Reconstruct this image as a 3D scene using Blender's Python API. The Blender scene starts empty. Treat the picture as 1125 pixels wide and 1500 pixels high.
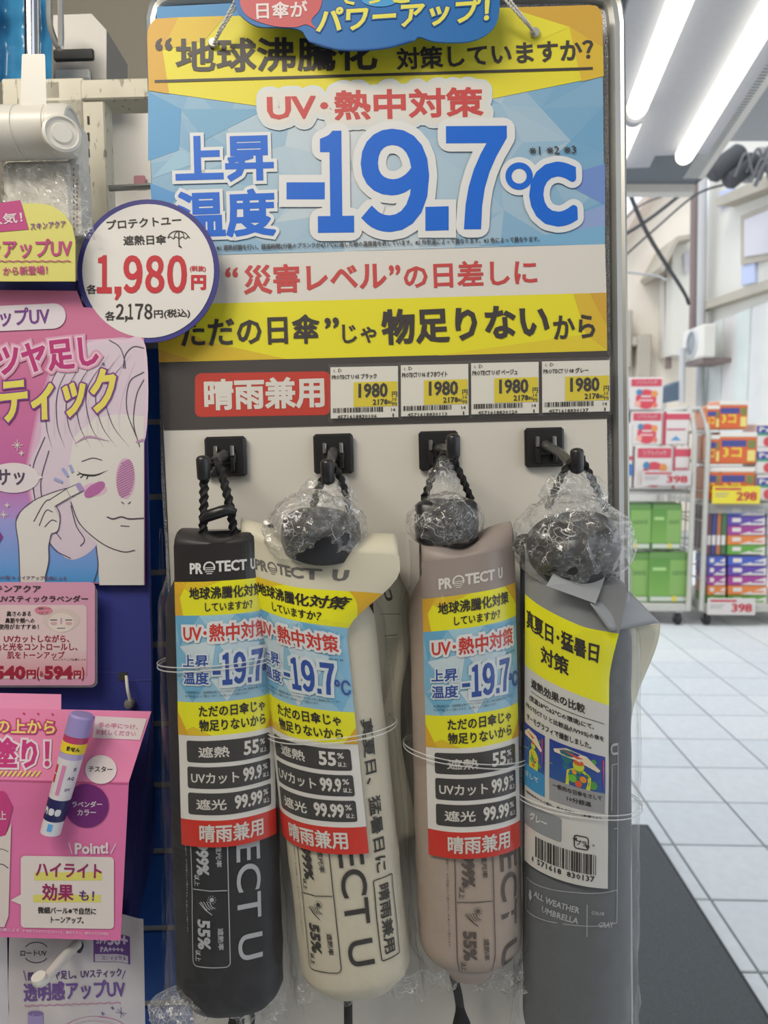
import bpy, math, random
from math import sin, cos, pi, radians, sqrt
from mathutils import Vector, Matrix, noise
from mathutils.geometry import tessellate_polygon
random.seed(7)
SC = bpy.context.scene
COL = SC.collection

# ------------------------------------------------------------------ camera, sky, lights, exposure
FPX = 1083.33; HC = 1.36
cam_d = bpy.data.cameras.new('camera'); cam = bpy.data.objects.new('camera', cam_d); COL.objects.link(cam)
cam_d.lens = 26.0; cam_d.sensor_fit = 'VERTICAL'; cam_d.sensor_height = 36.0; cam_d.sensor_width = 27.0
cam_d.clip_start = 0.01; cam_d.clip_end = 200
CP = Vector((0, 0, HC))
yaw, pit = radians(1.75), radians(5.27)
FW = Vector((-sin(yaw)*cos(pit), cos(yaw)*cos(pit), -sin(pit)))
RT = Vector((cos(yaw), sin(yaw), 0)); UP = RT.cross(FW)
R3 = Matrix((RT, UP, -FW)).transposed()
cam.matrix_world = Matrix.Translation(CP) @ R3.to_4x4()
cam_d.dof.use_dof = True; cam_d.dof.focus_distance = 0.46; cam_d.dof.aperture_fstop = 12.5
SC.camera = cam
SC.view_settings.view_transform = 'Standard'; SC.view_settings.look = 'None'
SC.view_settings.gamma = 1; SC.view_settings.use_curve_mapping = False
SC.view_settings.exposure = 0.0
SC.cycles.transparent_max_bounces = 24
wd = bpy.data.worlds.new('sky'); SC.world = wd; wd.use_nodes = True
wn = wd.node_tree.nodes['Background']; wn.inputs[0].default_value = (.86, .92, 1.0, 1); wn.inputs[1].default_value = 1.55
def area(name, loc, target, sx, sy, power, col=(1, .97, .92)):
    l = bpy.data.lights.new(name, 'AREA'); l.shape = 'RECTANGLE'; l.size = sx; l.size_y = sy; l.energy = power; l.color = col
    o = bpy.data.objects.new(name, l); COL.objects.link(o); o.location = loc
    o.rotation_euler = (Vector(target)-Vector(loc)).to_track_quat('-Z', 'Y').to_euler()
    return o
L1 = area('shop_lamp_light', (-.5, -.15, 2.15), (-.12, .5, 1.45), .9, .2, 10.4, (1, .93, .80))
L2 = area('shop_lamp_light', (-.9, -.9, 2.4), (-.1, .5, 1.3), .2, 1.3, 5, (1, .93, .80))
sn = bpy.data.lights.new('sun', 'SUN'); sn.energy = 1.1; sn.angle = .3; sn.color = (1, .96, .9); so = bpy.data.objects.new('sun', sn); COL.objects.link(so)
so.rotation_euler = Vector((.6, .72, -1.0)).to_track_quat('-Z', 'Y').to_euler()

# ------------------------------------------------------------------ frames
def ray(px, py):
    return (RT*((px-562.5)/FPX) + UP*(-(py-750)/FPX) + FW)
def QY(px, py, Y):                     # world point on the ray at world depth y=Y
    r = ray(px, py); return CP + r*(Y/r.y)
def QZ(px, py, Z):
    r = ray(px, py); return CP + r*((Z-CP.z)/r.z)
# board frame: u right, v up, w towards the viewer
tilt = radians(2.3)
W3 = (-FW*cos(tilt) - UP*sin(tilt)).normalized()
W3 = (Matrix.Rotation(0, 3, 'X') @ W3)
U0 = RT.copy(); V0 = W3.cross(U0).normalized()
ro = radians(1.5)
U3 = U0*cos(ro) + V0*sin(ro); V3 = W3.cross(U3)
ORG = CP + ray(562.5, 750)*0.50
MB4 = Matrix.Translation(ORG) @ Matrix((U3, V3, W3)).transposed().to_4x4()
MBI = MB4.inverted()
def P(px, py, w=0.0):
    r = ray(px, py); o = ORG + W3*w
    t = (o-CP).dot(W3)/r.dot(W3)
    return MBI @ (CP + r*t)

# ------------------------------------------------------------------ colours and materials
def lin(c):
    c = c/255.0
    return c/12.92 if c <= .04045 else ((c+.055)/1.055)**2.4
def C(r, g, b): return (lin(r), lin(g), lin(b), 1)
def mk(name): 
    m = bpy.data.materials.new(name); m.use_nodes = True
    return m, m.node_tree, m.node_tree.nodes['Principled BSDF']
def mat(name, rgb, rough=.5, metal=0, var=.06, scale=60, bump=.0, emit=None, spec=.5):
    m, t, b = mk(name); N = t.nodes
    c = C(*rgb)
    tc = N.new('ShaderNodeTexCoord'); nz = N.new('ShaderNodeTexNoise'); nz.inputs['Scale'].default_value = scale
    nz.inputs['Detail'].default_value = 4
    t.links.new(tc.outputs['Object'], nz.inputs['Vector'])
    mx = N.new('ShaderNodeMixRGB'); t.links.new(nz.outputs['Fac'], mx.inputs['Fac'])
    mx.inputs['Color1'].default_value = tuple(x*(1-var) for x in c[:3])+(1,)
    mx.inputs['Color2'].default_value = tuple(min(1, x*(1+var)) for x in c[:3])+(1,)
    t.links.new(mx.outputs['Color'], b.inputs['Base Color'])
    b.inputs['Roughness'].default_value = rough; b.inputs['Metallic'].default_value = metal
    b.inputs['Specular IOR Level'].default_value = spec
    if bump:
        bp = N.new('ShaderNodeBump'); bp.inputs['Strength'].default_value = bump; bp.inputs['Distance'].default_value = .001
        t.links.new(nz.outputs['Fac'], bp.inputs['Height']); t.links.new(bp.outputs['Normal'], b.inputs['Normal'])
    if emit:
        b.inputs['Emission Color'].default_value = c; b.inputs['Emission Strength'].default_value = emit
    return m
def printmat(name, rough=.45, spec=.35):
    m, t, b = mk(name); a = t.nodes.new('ShaderNodeAttribute'); a.attribute_name = 'Col'
    nz = t.nodes.new('ShaderNodeTexNoise'); nz.inputs['Scale'].default_value = 1500
    mx = t.nodes.new('ShaderNodeMixRGB'); mx.blend_type = 'MULTIPLY'; mx.inputs['Fac'].default_value = .10
    t.links.new(a.outputs['Color'], mx.inputs['Color1']); t.links.new(nz.outputs['Fac'], mx.inputs['Color2'])
    t.links.new(mx.outputs['Color'], b.inputs['Base Color'])
    b.inputs['Roughness'].default_value = rough; b.inputs['Specular IOR Level'].default_value = spec
    return m
def plastic(name, tint=(.97, .97, .97), gloss=.35, milk=.03, rough=.1, scale=70, bump=.6, dist=.004, crease_glint=0, cs=90):
    m = bpy.data.materials.new(name); m.use_nodes = True; t = m.node_tree; N = t.nodes; N.clear(); L = t.links.new
    out = N.new('ShaderNodeOutputMaterial'); tr = N.new('ShaderNodeBsdfTransparent'); tr.inputs[0].default_value = tint+(1,)
    gl = N.new('ShaderNodeBsdfGlossy'); gl.inputs['Roughness'].default_value = rough
    df = N.new('ShaderNodeBsdfDiffuse'); df.inputs[0].default_value = (.85, .85, .85, 1)
    tc = N.new('ShaderNodeTexCoord'); nz = N.new('ShaderNodeTexNoise'); nz.inputs['Scale'].default_value = scale; nz.inputs['Detail'].default_value = 3
    L(tc.outputs['Object'], nz.inputs['Vector'])
    bp = N.new('ShaderNodeBump'); bp.inputs['Strength'].default_value = bump; bp.inputs['Distance'].default_value = dist
    L(nz.outputs['Fac'], bp.inputs['Height']); L(bp.outputs['Normal'], gl.inputs['Normal'])
    lw = N.new('ShaderNodeLayerWeight'); lw.inputs['Blend'].default_value = .35; L(bp.outputs['Normal'], lw.inputs['Normal'])
    pw = N.new('ShaderNodeMath'); pw.operation = 'POWER'; pw.inputs[1].default_value = 2.6; L(lw.outputs['Facing'], pw.inputs[0])
    mu = N.new('ShaderNodeMath'); mu.operation = 'MULTIPLY_ADD'; mu.inputs[1].default_value = gloss*1.5; mu.inputs[2].default_value = gloss*.05; mu.use_clamp = True
    L(pw.outputs[0], mu.inputs[0])
    m1 = N.new('ShaderNodeMixShader'); m1.inputs[0].default_value = milk; L(tr.outputs[0], m1.inputs[1]); L(df.outputs[0], m1.inputs[2])
    if crease_glint:  # diffuse white lines along the film's creases stand in for streak highlights
        acc = None
        for sc_, w_ in ((cs, .035), (cs*2.6, .045)):
            n3 = N.new('ShaderNodeTexNoise'); n3.inputs['Scale'].default_value = sc_*.6; L(tc.outputs['Object'], n3.inputs['Vector'])
            va = N.new('ShaderNodeMixRGB'); va.blend_type = 'LINEAR_LIGHT'; va.inputs['Fac'].default_value = .012; L(tc.outputs['Object'], va.inputs['Color1']); L(n3.outputs['Color'], va.inputs['Color2'])
            vo = N.new('ShaderNodeTexVoronoi'); vo.feature = 'DISTANCE_TO_EDGE'; vo.inputs['Scale'].default_value = sc_; L(va.outputs['Color'], vo.inputs['Vector'])
            mr = N.new('ShaderNodeMapRange'); mr.inputs['From Min'].default_value = 0; mr.inputs['From Max'].default_value = w_; mr.inputs['To Min'].default_value = crease_glint; mr.inputs['To Max'].default_value = 0; L(vo.outputs['Distance'], mr.inputs['Value'])
            n4 = N.new('ShaderNodeTexNoise'); n4.inputs['Scale'].default_value = sc_*.5; L(tc.outputs['Object'], n4.inputs['Vector'])
            mr2 = N.new('ShaderNodeMapRange'); mr2.inputs['From Min'].default_value = .42; mr2.inputs['From Max'].default_value = .66; L(n4.outputs['Fac'], mr2.inputs['Value'])
            mm = N.new('ShaderNodeMath'); mm.operation = 'MULTIPLY'; L(mr.outputs[0], mm.inputs[0]); L(mr2.outputs[0], mm.inputs[1])
            ad = N.new('ShaderNodeMath'); ad.operation = 'ADD'; ad.use_clamp = True; L(mm.outputs[0], ad.inputs[0])
            if acc: L(acc, ad.inputs[1])
            else: ad.inputs[1].default_value = milk
            acc = ad.outputs[0]
        L(acc, m1.inputs[0])
    m2 = N.new('ShaderNodeMixShader'); L(mu.outputs[0], m2.inputs[0]); L(m1.outputs[0], m2.inputs[1]); L(gl.outputs[0], m2.inputs[2])
    L(m2.outputs[0], out.inputs['Surface'])
    return m
M_PRINT = printmat('printed_card')
M_PRINTG = printmat('printed_glossy', .28, .5)
M_PRINTF = printmat('printed_cloth', .75, .2)
M_BLACKP = mat('black_plastic', (34, 34, 36), .32, var=.1)
M_CORD = mat('black_cord', (30, 30, 31), .8, var=.25, scale=900, bump=.4)
M_CLEAR = plastic('clear_film', gloss=.30, milk=.008, dist=.0015)
M_CRINKLE = plastic('crinkled_film', gloss=.8, milk=.06, rough=.13, scale=120, bump=.8, dist=.0012, crease_glint=.75, cs=110)
M_STRING = mat('white_string', (205, 202, 195), .8, scale=700, bump=.3)
M_STEEL = mat('steel', (170, 170, 168), .3, metal=.9)
M_DKCLEAR = mat('smoked_plastic', (70, 70, 70), .25)

# ------------------------------------------------------------------ mesh builder
class MB:
    def __init__(s): s.v = []; s.f = []; s.c = []
    def add(s, vs, fs, col=None):
        n = len(s.v); s.v += [tuple(p) for p in vs]; s.f += [tuple(i+n for i in f) for f in fs]
        if col is None: col = (.8, .8, .8, 1)
        if isinstance(col, list): s.c += col
        else: s.c += [col]*len(vs)
    def box(s, lo, hi, col=None, bev=0):
        x0, y0, z0 = lo; x1, y1, z1 = hi
        if bev:
            b = bev
            vs = []
            for (ix, x) in ((0, x0), (1, x1)):
                for (iy, y) in ((0, y0), (1, y1)):
                    for (iz, z) in ((0, z0), (1, z1)):
                        sx = 1 if ix == 0 else -1; sy = 1 if iy == 0 else -1; sz = 1 if iz == 0 else -1
                        vs += [(x, y+sy*b, z+sz*b), (x+sx*b, y, z+sz*b), (x+sx*b, y+sy*b, z)]
            import itertools
            def idx(ix, iy, iz, k): return (ix*4+iy*2+iz)*3+k
            fs = []
            for ix in (0, 1):
                q = [idx(ix, 0, 0, 0), idx(ix, 1, 0, 0), idx(ix, 1, 1, 0), idx(ix, 0, 1, 0)]; fs.append(q if ix else q[::-1])
            for iy in (0, 1):
                q = [idx(0, iy, 0, 1), idx(1, iy, 0, 1), idx(1, iy, 1, 1), idx(0, iy, 1, 1)]; fs.append(q if not iy else q[::-1])
            for iz in (0, 1):
                q = [idx(0, 0, iz, 2), idx(1, 0, iz, 2), idx(1, 1, iz, 2), idx(0, 1, iz, 2)]; fs.append(q if iz else q[::-1])
            for a in (0, 1):
                for c in (0, 1):
                    fs.append([idx(0, a, c, 1), idx(0, a, c, 2), idx(1, a, c, 2), idx(1, a, c, 1)])
                    fs.append([idx(a, 0, c, 0), idx(a, 0, c, 2), idx(a, 1, c, 2), idx(a, 1, c, 0)])
                    fs.append([idx(a, c, 0, 0), idx(a, c, 0, 1), idx(a, c, 1, 1), idx(a, c, 1, 0)])
            for i in range(8): fs.append([i*3, i*3+1, i*3+2])
            s.add(vs, fs, col); return
        vs = [(x0, y0, z0), (x1, y0, z0), (x1, y1, z0), (x0, y1, z0), (x0, y0, z1), (x1, y0, z1), (x1, y1, z1), (x0, y1, z1)]
        s.add(vs, [(0, 3, 2, 1), (4, 5, 6, 7), (0, 1, 5, 4), (1, 2, 6, 5), (2, 3, 7, 6), (3, 0, 4, 7)], col)
    def prism(s, poly, d, col=None):           # poly: list of 3d points (planar), extruded by vector d
        n = len(poly); poly = [Vector(p) for p in poly]; d = Vector(d)
        vs = poly + [p+d for p in poly]
        tri = tessellate_polygon([poly])
        fs = [tuple(t) for t in tri] + [tuple(i+n for i in t[::-1]) for t in tri]
        fs += [(i, (i+1) % n, (i+1) % n+n, i+n) for i in range(n)]
        s.add(vs, fs, col)
    def tube(s, pts, r, n=8, col=None, closed=False, caps=True, lobes=0, twist=0):
        pts = [Vector(p) for p in pts]; m = len(pts)
        rr = r if isinstance(r, (list, tuple)) else [r]*m
        vs = []; prev = None; acc = 0
        for i, p in enumerate(pts):
            a = pts[(i-1) % m] if (closed or i > 0) else p; b = pts[(i+1) % m] if (closed or i < m-1) else p
            t = (b-a).normalized() if (b-a).length > 1e-9 else Vector((0, 0, 1))
            if prev is None:
                ref = Vector((0, 0, 1)) if abs(t.z) < .9 else Vector((1, 0, 0)); x = t.cross(ref).normalized()
            else: x = (prev - t*prev.dot(t)).normalized()
            prev = x; y = t.cross(x)
            if i: acc += (p-pts[i-1]).length*twist
            for k in range(n):
                an = 2*pi*k/n; q = rr[i]*(1+.28*cos(lobes*an)) if lobes else rr[i]
                an += acc
                vs.append(p + x*(q*cos(an)) + y*(q*sin(an)))
        fs = []
        for i in range(m if closed else m-1):
            for k in range(n):
                fs.append((i*n+k, i*n+(k+1) % n, ((i+1) % m)*n+(k+1) % n, ((i+1) % m)*n+k))
        if caps and not closed:
            fs.append(tuple(range(n))[::-1]); fs.append(tuple((m-1)*n+k for k in range(n)))
        s.add(vs, fs, col)
    def loft(s, rings, col=None, caps=True):
        n = len(rings[0]); vs = [p for r in rings for p in r]; fs = []
        for i in range(len(rings)-1):
            for k in range(n): fs.append((i*n+k, i*n+(k+1) % n, (i+1)*n+(k+1) % n, (i+1)*n+k))
        if caps: fs.append(tuple(range(n))[::-1]); fs.append(tuple((len(rings)-1)*n+k for k in range(n)))
        s.add(vs, fs, col)
    def grid(s, fn, nu, nv, col=None):
        vs = [fn(i/nu, j/nv) for j in range(nv+1) for i in range(nu+1)]
        fs = [(j*(nu+1)+i, j*(nu+1)+i+1, (j+1)*(nu+1)+i+1, (j+1)*(nu+1)+i) for j in range(nv) for i in range(nu)]
        s.add(vs, fs, col)
    def lathe(s, c, ax, prof, n=32, col=None):  # prof: (distance along axis, radius)
        c = Vector(c); ax = Vector(ax).normalized(); ref = Vector((0, 0, 1)) if abs(ax.z) < .9 else Vector((1, 0, 0))
        x = ax.cross(ref).normalized(); y = ax.cross(x)
        s.loft([[c+ax*d+(x*cos(2*pi*k/n)+y*sin(2*pi*k/n))*max(r, 1e-5) for k in range(n)] for d, r in prof], col)
def cr(pts, n=6, closed=False):                # catmull-rom through points of any dimension
    pts = [Vector(p) for p in pts]; m = len(pts); out = []
    rng = range(m) if closed else range(m-1)
    for i in rng:
        p1 = pts[i]; p2 = pts[(i+1) % m]
        p0 = pts[(i-1) % m] if (closed or i > 0) else p1*2-p2
        p3 = pts[(i+2) % m] if (closed or i < m-2) else p2*2-p1
        for k in range(n):
            t = k/n
            out.append(.5*((2*p1)+(p2-p0)*t+(2*p0-5*p1+4*p2-p3)*t*t+(3*p1-p0-3*p2+p3)*t*t*t))
    if not closed: out.append(pts[-1])
    return out
BASE = {}
def _mesh(name, mb, m, base, smooth):
    me = bpy.data.meshes.new(name)
    b = Vector(base)
    me.from_pydata([Vector(v)-b for v in mb.v], [], mb.f)
    ca = me.color_attributes.new('Col', 'FLOAT_COLOR', 'POINT')
    fl = []
    for c in mb.c: fl += list(c)
    ca.data.foreach_set('color', fl)
    me.materials.append(m)
    if smooth:
        me.polygons.foreach_set('use_smooth', [True]*len(me.polygons))
        try: me.set_sharp_from_angle(angle=radians(smooth if smooth > 1 else 40))
        except Exception: pass
    me.update()
    return me
def _place(o, base, frame):
    if frame == 'b':
        mw = MB4 @ Matrix.Translation(Vector(base))
        o.location = mw.to_translation(); o.rotation_euler = mw.to_euler()
    else: o.location = base
def _tag(o, label=None, cat=None, group=None, kind=None):
    if label: o['label'] = label
    if cat: o['category'] = cat
    if group: o['group'] = group
    if kind: o['kind'] = kind
def thing(name, label, cat, base, frame='b', group=None, kind=None):
    o = bpy.data.objects.new(name, None); COL.objects.link(o); o.empty_display_size = .02
    _place(o, base, frame); _tag(o, label, cat, group, kind); BASE[o] = (Vector(base), frame); return o
def part(name, mb, m, parent, label=None, smooth=0, kind=None):
    base, fr = BASE[parent]
    o = bpy.data.objects.new(name, _mesh(name, mb, m, base, smooth)); COL.objects.link(o)
    o.parent = parent; BASE[o] = (base if parent.type == 'EMPTY' or True else base, fr); _tag(o, label, kind=kind); return o
def solo(name, mb, m, label, cat, frame='b', base=None, group=None, kind=None, smooth=0):
    if base is None:
        n = len(mb.v); base = (sum(v[0] for v in mb.v)/n, sum(v[1] for v in mb.v)/n, min(v[2] for v in mb.v) if frame == 'w' else sum(v[2] for v in mb.v)/n)
    o = bpy.data.objects.new(name, _mesh(name, mb, m, base, smooth)); COL.objects.link(o)
    _place(o, base, frame); _tag(o, label, cat, group, kind); BASE[o] = (Vector(base), frame); return o

# ------------------------------------------------------------------ printing: flat shapes and lettering mapped on a surface
_tc = {}
_rz = random.Random(3)
def glyphs(s, res=2):
    k = (s, res)
    if k in _tc: return _tc[k]
    cu = bpy.data.curves.new('t', 'FONT'); cu.body = s; cu.size = 1; cu.dimensions = '2D'; cu.fill_mode = 'FRONT'; cu.resolution_u = res
    o = bpy.data.objects.new('t', cu); me = o.to_mesh()
    key = {}; vs = []; mp = []
    for v in me.vertices:
        q = (round(v.co.x, 4), round(v.co.y, 4))
        if q not in key: key[q] = len(vs); vs.append(q)
        mp.append(key[q])
    fs = []; ed = {}
    for p in me.polygons:
        f = []
        for i in p.vertices:
            j = mp[i]
            if j not in f: f.append(j)
        if len(f) < 3: continue
        ar = sum(vs[f[i]][0]*vs[f[(i+1) % len(f)]][1]-vs[f[(i+1) % len(f)]][0]*vs[f[i]][1] for i in range(len(f)))
        if ar < 0: f = f[::-1]
        fs.append(tuple(f))
        for i in range(len(f)): ed[(f[i], f[(i+1) % len(f)])] = 1
    be = [e for e in ed if (e[1], e[0]) not in ed]
    o.to_mesh_clear(); bpy.data.objects.remove(o); bpy.data.curves.remove(cu)
    if not vs: vs = [(0, 0)]
    x0 = min(v[0] for v in vs); x1 = max(v[0] for v in vs); y0 = min(v[1] for v in vs); y1 = max(v[1] for v in vs)
    w = max(x1-x0, 1e-4); h = max(y1-y0, 1e-4)
    vs = [((v[0]-x0)/w, (v[1]-y0)/h) for v in vs]
    _tc[k] = (vs, fs, be, w/h); return _tc[k]
class Print:
    def __init__(s, F, dz=.00012): s.F = F; s.mb = MB(); s.dz = dz; s.nput = 0
    def put(s, pts, fs, col, layer, Z=None):
        vs = []; jit = .12*((s.nput*.618) % 1.0); s.nput += 1
        for i, p in enumerate(pts):
            q = s.F(p[0], p[1]); ly = layer+(jit if Z is None else -.05-.13*Z[i])
            if isinstance(q, tuple): vs.append(q[0] + q[1]*(s.dz*ly))
            else: vs.append(q + Vector((0, 0, s.dz*ly)))
        s.mb.add(vs, fs, col)
    def text(s, t, x0, y0, x1, y1, h, col, bold=0, layer=3, outline=0, ocol=None, o2=0, o2col=None, res=2, slant=0):
        vs, fs, be, asp = glyphs(t, res)
        d = Vector((x1-x0, y1-y0)); w = d.length; d /= w; u = Vector((d.y, -d.x))
        cjk = any(ord(c) > 0x2fff and c not in '円' for c in t)
        b = min(bold, (h if h > 1 else 1)*((.034 if h > 30 or h <= 1 else .024) if cjk else .075))
        pts = [(v[0]*(w-2*b)+b, v[1]*(h-2*b)+b) for v in vs]
        def mp(a): return [(x0+d.x*p[0]+u.x*p[1]+d.x*slant*p[1], y0+d.y*p[0]+u.y*p[1]+d.y*slant*p[1]) for p in a]
        if o2:
            for k, q in enumerate((1, .72, .45)):
                cc = tuple(o2col[j]*(1-k/3)+ocol[j]*k/3 for j in range(4)); s._rib(pts, be, outline+(o2-outline)*q, mp, cc, layer-2+k*.3)
        if outline: s._rib(pts, be, outline+b, mp, ocol, layer-1); s.put(mp(pts), [tuple(f) for f in fs], ocol, layer-1)
        s.put(mp(pts), fs, col, layer)
        if b: s._rib(pts, be, b, mp, col, layer)
    def _rib(s, pts, be, r, mp, col, layer, fade=None):
        V = []; F = []; Z = []; nin = {}; nout = {}; K = []
        for a, b in be:
            A = Vector(pts[a]); B = Vector(pts[b]); e = B-A
            if e.length < 1e-6: continue
            n = Vector((e.y, -e.x)).normalized()*r
            k = len(V); V += [A, B, B+n, A+n]; F.append((k, k+3, k+2, k+1)); K += [fade or col, fade or col, col, col]; Z += [_rz.random()]*4
            nout[a] = n; nin[b] = n
        for i in nin:
            if i in nout:
                n1, n2 = nin[i], nout[i]
                if n1.x*n2.y-n1.y*n2.x > 1e-9:
                    A = Vector(pts[i]); k = len(V); m = n1+n2
                    a1 = math.atan2(n1.y, n1.x); a2 = math.atan2(n2.y, n2.x)
                    while a2 < a1: a2 += 2*pi
                    zq = _rz.random()
                    if r > 2 and not (.7 < a2-a1 < 1.75 and r < 9):
                        q = max(1, int((a2-a1)/.5)+1); V.append(A); K.append(fade or col); Z += [zq]*(q+2)
                        for j in range(q+1):
                            an = a1+(a2-a1)*j/q; V.append(A+Vector((cos(an), sin(an)))*r); K.append(col)
                        for j in range(q): F.append((k, k+1+j, k+2+j))
                    else:
                        L = m.length
                        mi = m*(2*r*r/max(L*L, r*r)) if L > 1e-6 else n1
                        if mi.length > 1.6*r: mi = mi.normalized()*1.25*r
                        V += [A, A+n1, A+mi, A+n2]; K += [fade or col, col, col, col]; Z += [zq]*4; F.append((k, k+1, k+2, k+3))
            pass
        Z += [_rz.random()]*(len(V)-len(Z))
        s.put(mp(V), F, K, layer, Z)
    def rect(s, x0, y0, x1, y1, col, layer=1, col2=None, nx=1, ny=1, sk=0, horiz=False):
        pts = []; K = []
        for j in range(ny+1):
            for i in range(nx+1):
                a, b = i/nx, j/ny
                pts.append((x0+(x1-x0)*a, y0+(y1-y0)*b+sk*a))
                q = a if horiz else b
                K.append(tuple(col[k]*(1-q)+(col2 or col)[k]*q for k in range(4)))
        s.put(pts, [(j*(nx+1)+i, (j+1)*(nx+1)+i, (j+1)*(nx+1)+i+1, j*(nx+1)+i+1) for j in range(ny) for i in range(nx)], K, layer)
    def poly(s, pts, col, layer=1):
        pts = [(p[0], p[1]) for p in pts]
        tri = tessellate_polygon([[Vector((p[0], p[1], 0)) for p in pts]])
        s.put(pts, [tuple(t) for t in tri], col, layer)
    def circle(s, cx, cy, rx, col, layer=1, ry=None, n=40):
        s.poly([(cx+rx*cos(2*pi*k/n), cy+(ry or rx)*sin(2*pi*k/n)) for k in range(n)], col, layer)
    def rrect(s, x0, y0, x1, y1, r, col, layer=1, sk=0, sub=0):
        s.poly(rr(x0, y0, x1, y1, r, sk, sub), col, layer)
    def tri(s, poly, col, layer=1, M=6):
        for q in range(1, len(poly)-1):
            a, b, c_ = [Vector((poly[k][0], poly[k][1])) for k in (0, q, q+1)]; V = []; ix = {}
            for i in range(M+1):
                for j in range(M+1-i): ix[(i, j)] = len(V); V.append(a+(b-a)*(i/M)+(c_-a)*(j/M))
            F = []
            for i in range(M):
                for j in range(M-i):
                    F.append((ix[(i, j)], ix[(i+1, j)], ix[(i, j+1)]))
                    if i+j < M-1: F.append((ix[(i+1, j)], ix[(i+1, j+1)], ix[(i, j+1)]))
            s.put(V, F, col, layer)
    def line(s, pts, w, col, layer=2, smooth=0, closed=False, taper=False):
        pts = [Vector((p[0], p[1])) for p in pts]
        if smooth: pts = cr(pts, smooth, closed)
        if closed and not smooth: pts = pts+[pts[0]]
        elif closed: pts = pts+[pts[0]]
        V = []; m = len(pts)
        for i, p in enumerate(pts):
            t = (pts[min(i+1, m-1)]-pts[max(i-1, 0)])
            if closed and i in (0, m-1): t = pts[1]-pts[m-2]
            t = t.normalized() if t.length else Vector((1, 0)); n = Vector((-t.y, t.x))*w/2
            if taper: n *= max(.15, sin(pi*i/(m-1)))
            V += [p+n, p-n]
        s.put(V, [(2*i, 2*i+1, 2*i+3, 2*i+2) for i in range(m-1)], col, layer)
    def bars(s, x0, y0, x1, y1, col, layer=2, n=38, seed=1, sk=0):
        rd = random.Random(seed); x = x0; u = (x1-x0)/(n*2.0)
        while x < x1-u:
            w = u*rd.choice([1, 1, 2, 3]); k = (x-x0)/(x1-x0)*sk
            s.poly([(x, y0+k), (x, y1+k), (x+w, y1+k), (x+w, y0+k)], col, layer); x += w+u*rd.choice([1, 1, 2])
def rr(x0, y0, x1, y1, r, sk=0, sub=0):
    o = []
    for cx, cy, a in ((x1-r, y0+r, -90), (x1-r, y1-r, 0), (x0+r, y1-r, 90), (x0+r, y0+r, 180)):
        for k in range(6):
            an = radians(a+k*18); o.append((cx+r*cos(an), cy+r*sin(an)))
    if sub:
        q = []
        for i, p in enumerate(o):
            nx = o[(i+1) % len(o)]; L = sqrt((nx[0]-p[0])**2+(nx[1]-p[1])**2); m = max(1, int(L/sub))
            q += [(p[0]+(nx[0]-p[0])*j/m, p[1]+(nx[1]-p[1])*j/m) for j in range(m)]
        o = q
    return [(p[0], p[1]+sk*(p[0]-x0)/(x1-x0)) for p in o]
WHITE = C(214, 209, 202); INK = C(52, 48, 48)
def card(poly, w, th=.0008, col=WHITE, mb=None):    # flat card cut to a pixel outline at height w, with thickness
    mb = mb or MB(); mb.prism([P(x, y, w) for x, y in poly], (0, 0, -th), col); return mb
def rbox(pr, x0, y0, x1, y1, r, col, layer, nx=12, x2=None, thick=0, sk=0):
    xs = [x0+r*(1-cos(pi/2*k/4)) for k in range(5)] + [x0+r+(x1-x0-2*r)*k/nx for k in range(1, nx)] + [x1-r+r*sin(pi/2*k/4) for k in range(5)]
    def off(x):
        d = max(0, x0+r-x, x-(x1-r)); return r-sqrt(max(0, r*r-d*d))
    if not thick:
        V = []
        for x in xs:
            o = off(x); k = sk*(x-x0)/(x1-x0); V += [(x, y0+o+k), (x, y1-o+k)]
        pr.put(V, [(2*i, 2*i+1, 2*i+3, 2*i+2) for i in range(len(xs)-1)], col, layer)
    else:
        top = [(x, y0+off(x)) for x in xs]; bot = [(x, y1-off(x)) for x in xs[::-1]]
        def sub(a, b, m=14): return [(a[0]+(b[0]-a[0])*j/m, a[1]+(b[1]-a[1])*j/m) for j in range(1, m)]
        pr.line(top+sub(top[-1], bot[0])+bot+sub(bot[-1], top[0]), thick, col, layer, closed=True)

# ================================================================== SETTING: floor, canopy, houses
M_GROUT = mat('tile_grout', (160, 162, 162), .9)
def tilemat(name, rgb, sc):
    return mat(name, rgb, .55, var=.09, scale=sc, bump=.25)
M_TILE = [tilemat('floor_tile_a', (232, 235, 236), 30), tilemat('floor_tile_b', (228, 232, 234), 24), tilemat('floor_tile_c', (236, 238, 238), 36)]
S = .225*HC
TX0 = .915 - 2*S; TY0 = QZ(1000, 1237, 0).y
floor = MB(); floor.box((-6, -2.5, -.1), (7, 9.4, -.006))
fl = solo('floor', floor, M_GROUT, None, None, 'w', (0, 0, -.1), kind='structure'); fl['label'] = 'pale grey square tiled floor with grey joints'
g = .0045
def tile_mesh(m):
    mb = MB(); mb.box((g, g, 0), (S-g, S-g, .006), bev=.0015); me = _mesh('tile', mb, m, (0, 0, 0), 0); return me
TM = [tile_mesh(m) for m in M_TILE]
rest = MB(); rt = random.Random(4)
for i in range(-9, 18):
    for j in range(-12, 23):
        x = TX0+i*S; y = TY0+j*S
        if y > 9.3: continue
        if -1 <= i <= 9 and -5 <= j <= 19:
            o = bpy.data.objects.new('tile', rt.choice(TM)); COL.objects.link(o); o.parent = fl
            o.location = (x, y, .1-.006+rt.uniform(-.0006, .0002)); BASE[o] = (Vector((0, 0, 0)), 'w')
        else: rest.box((x+g, y+g, -.006), (x+S-g, y+S-g, 0))
part('outer_tiles', rest, M_TILE[0], fl, kind='stuff')
street = MB(); street.box((-14, 9.4, -.12), (16, 30, -.03))
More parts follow.
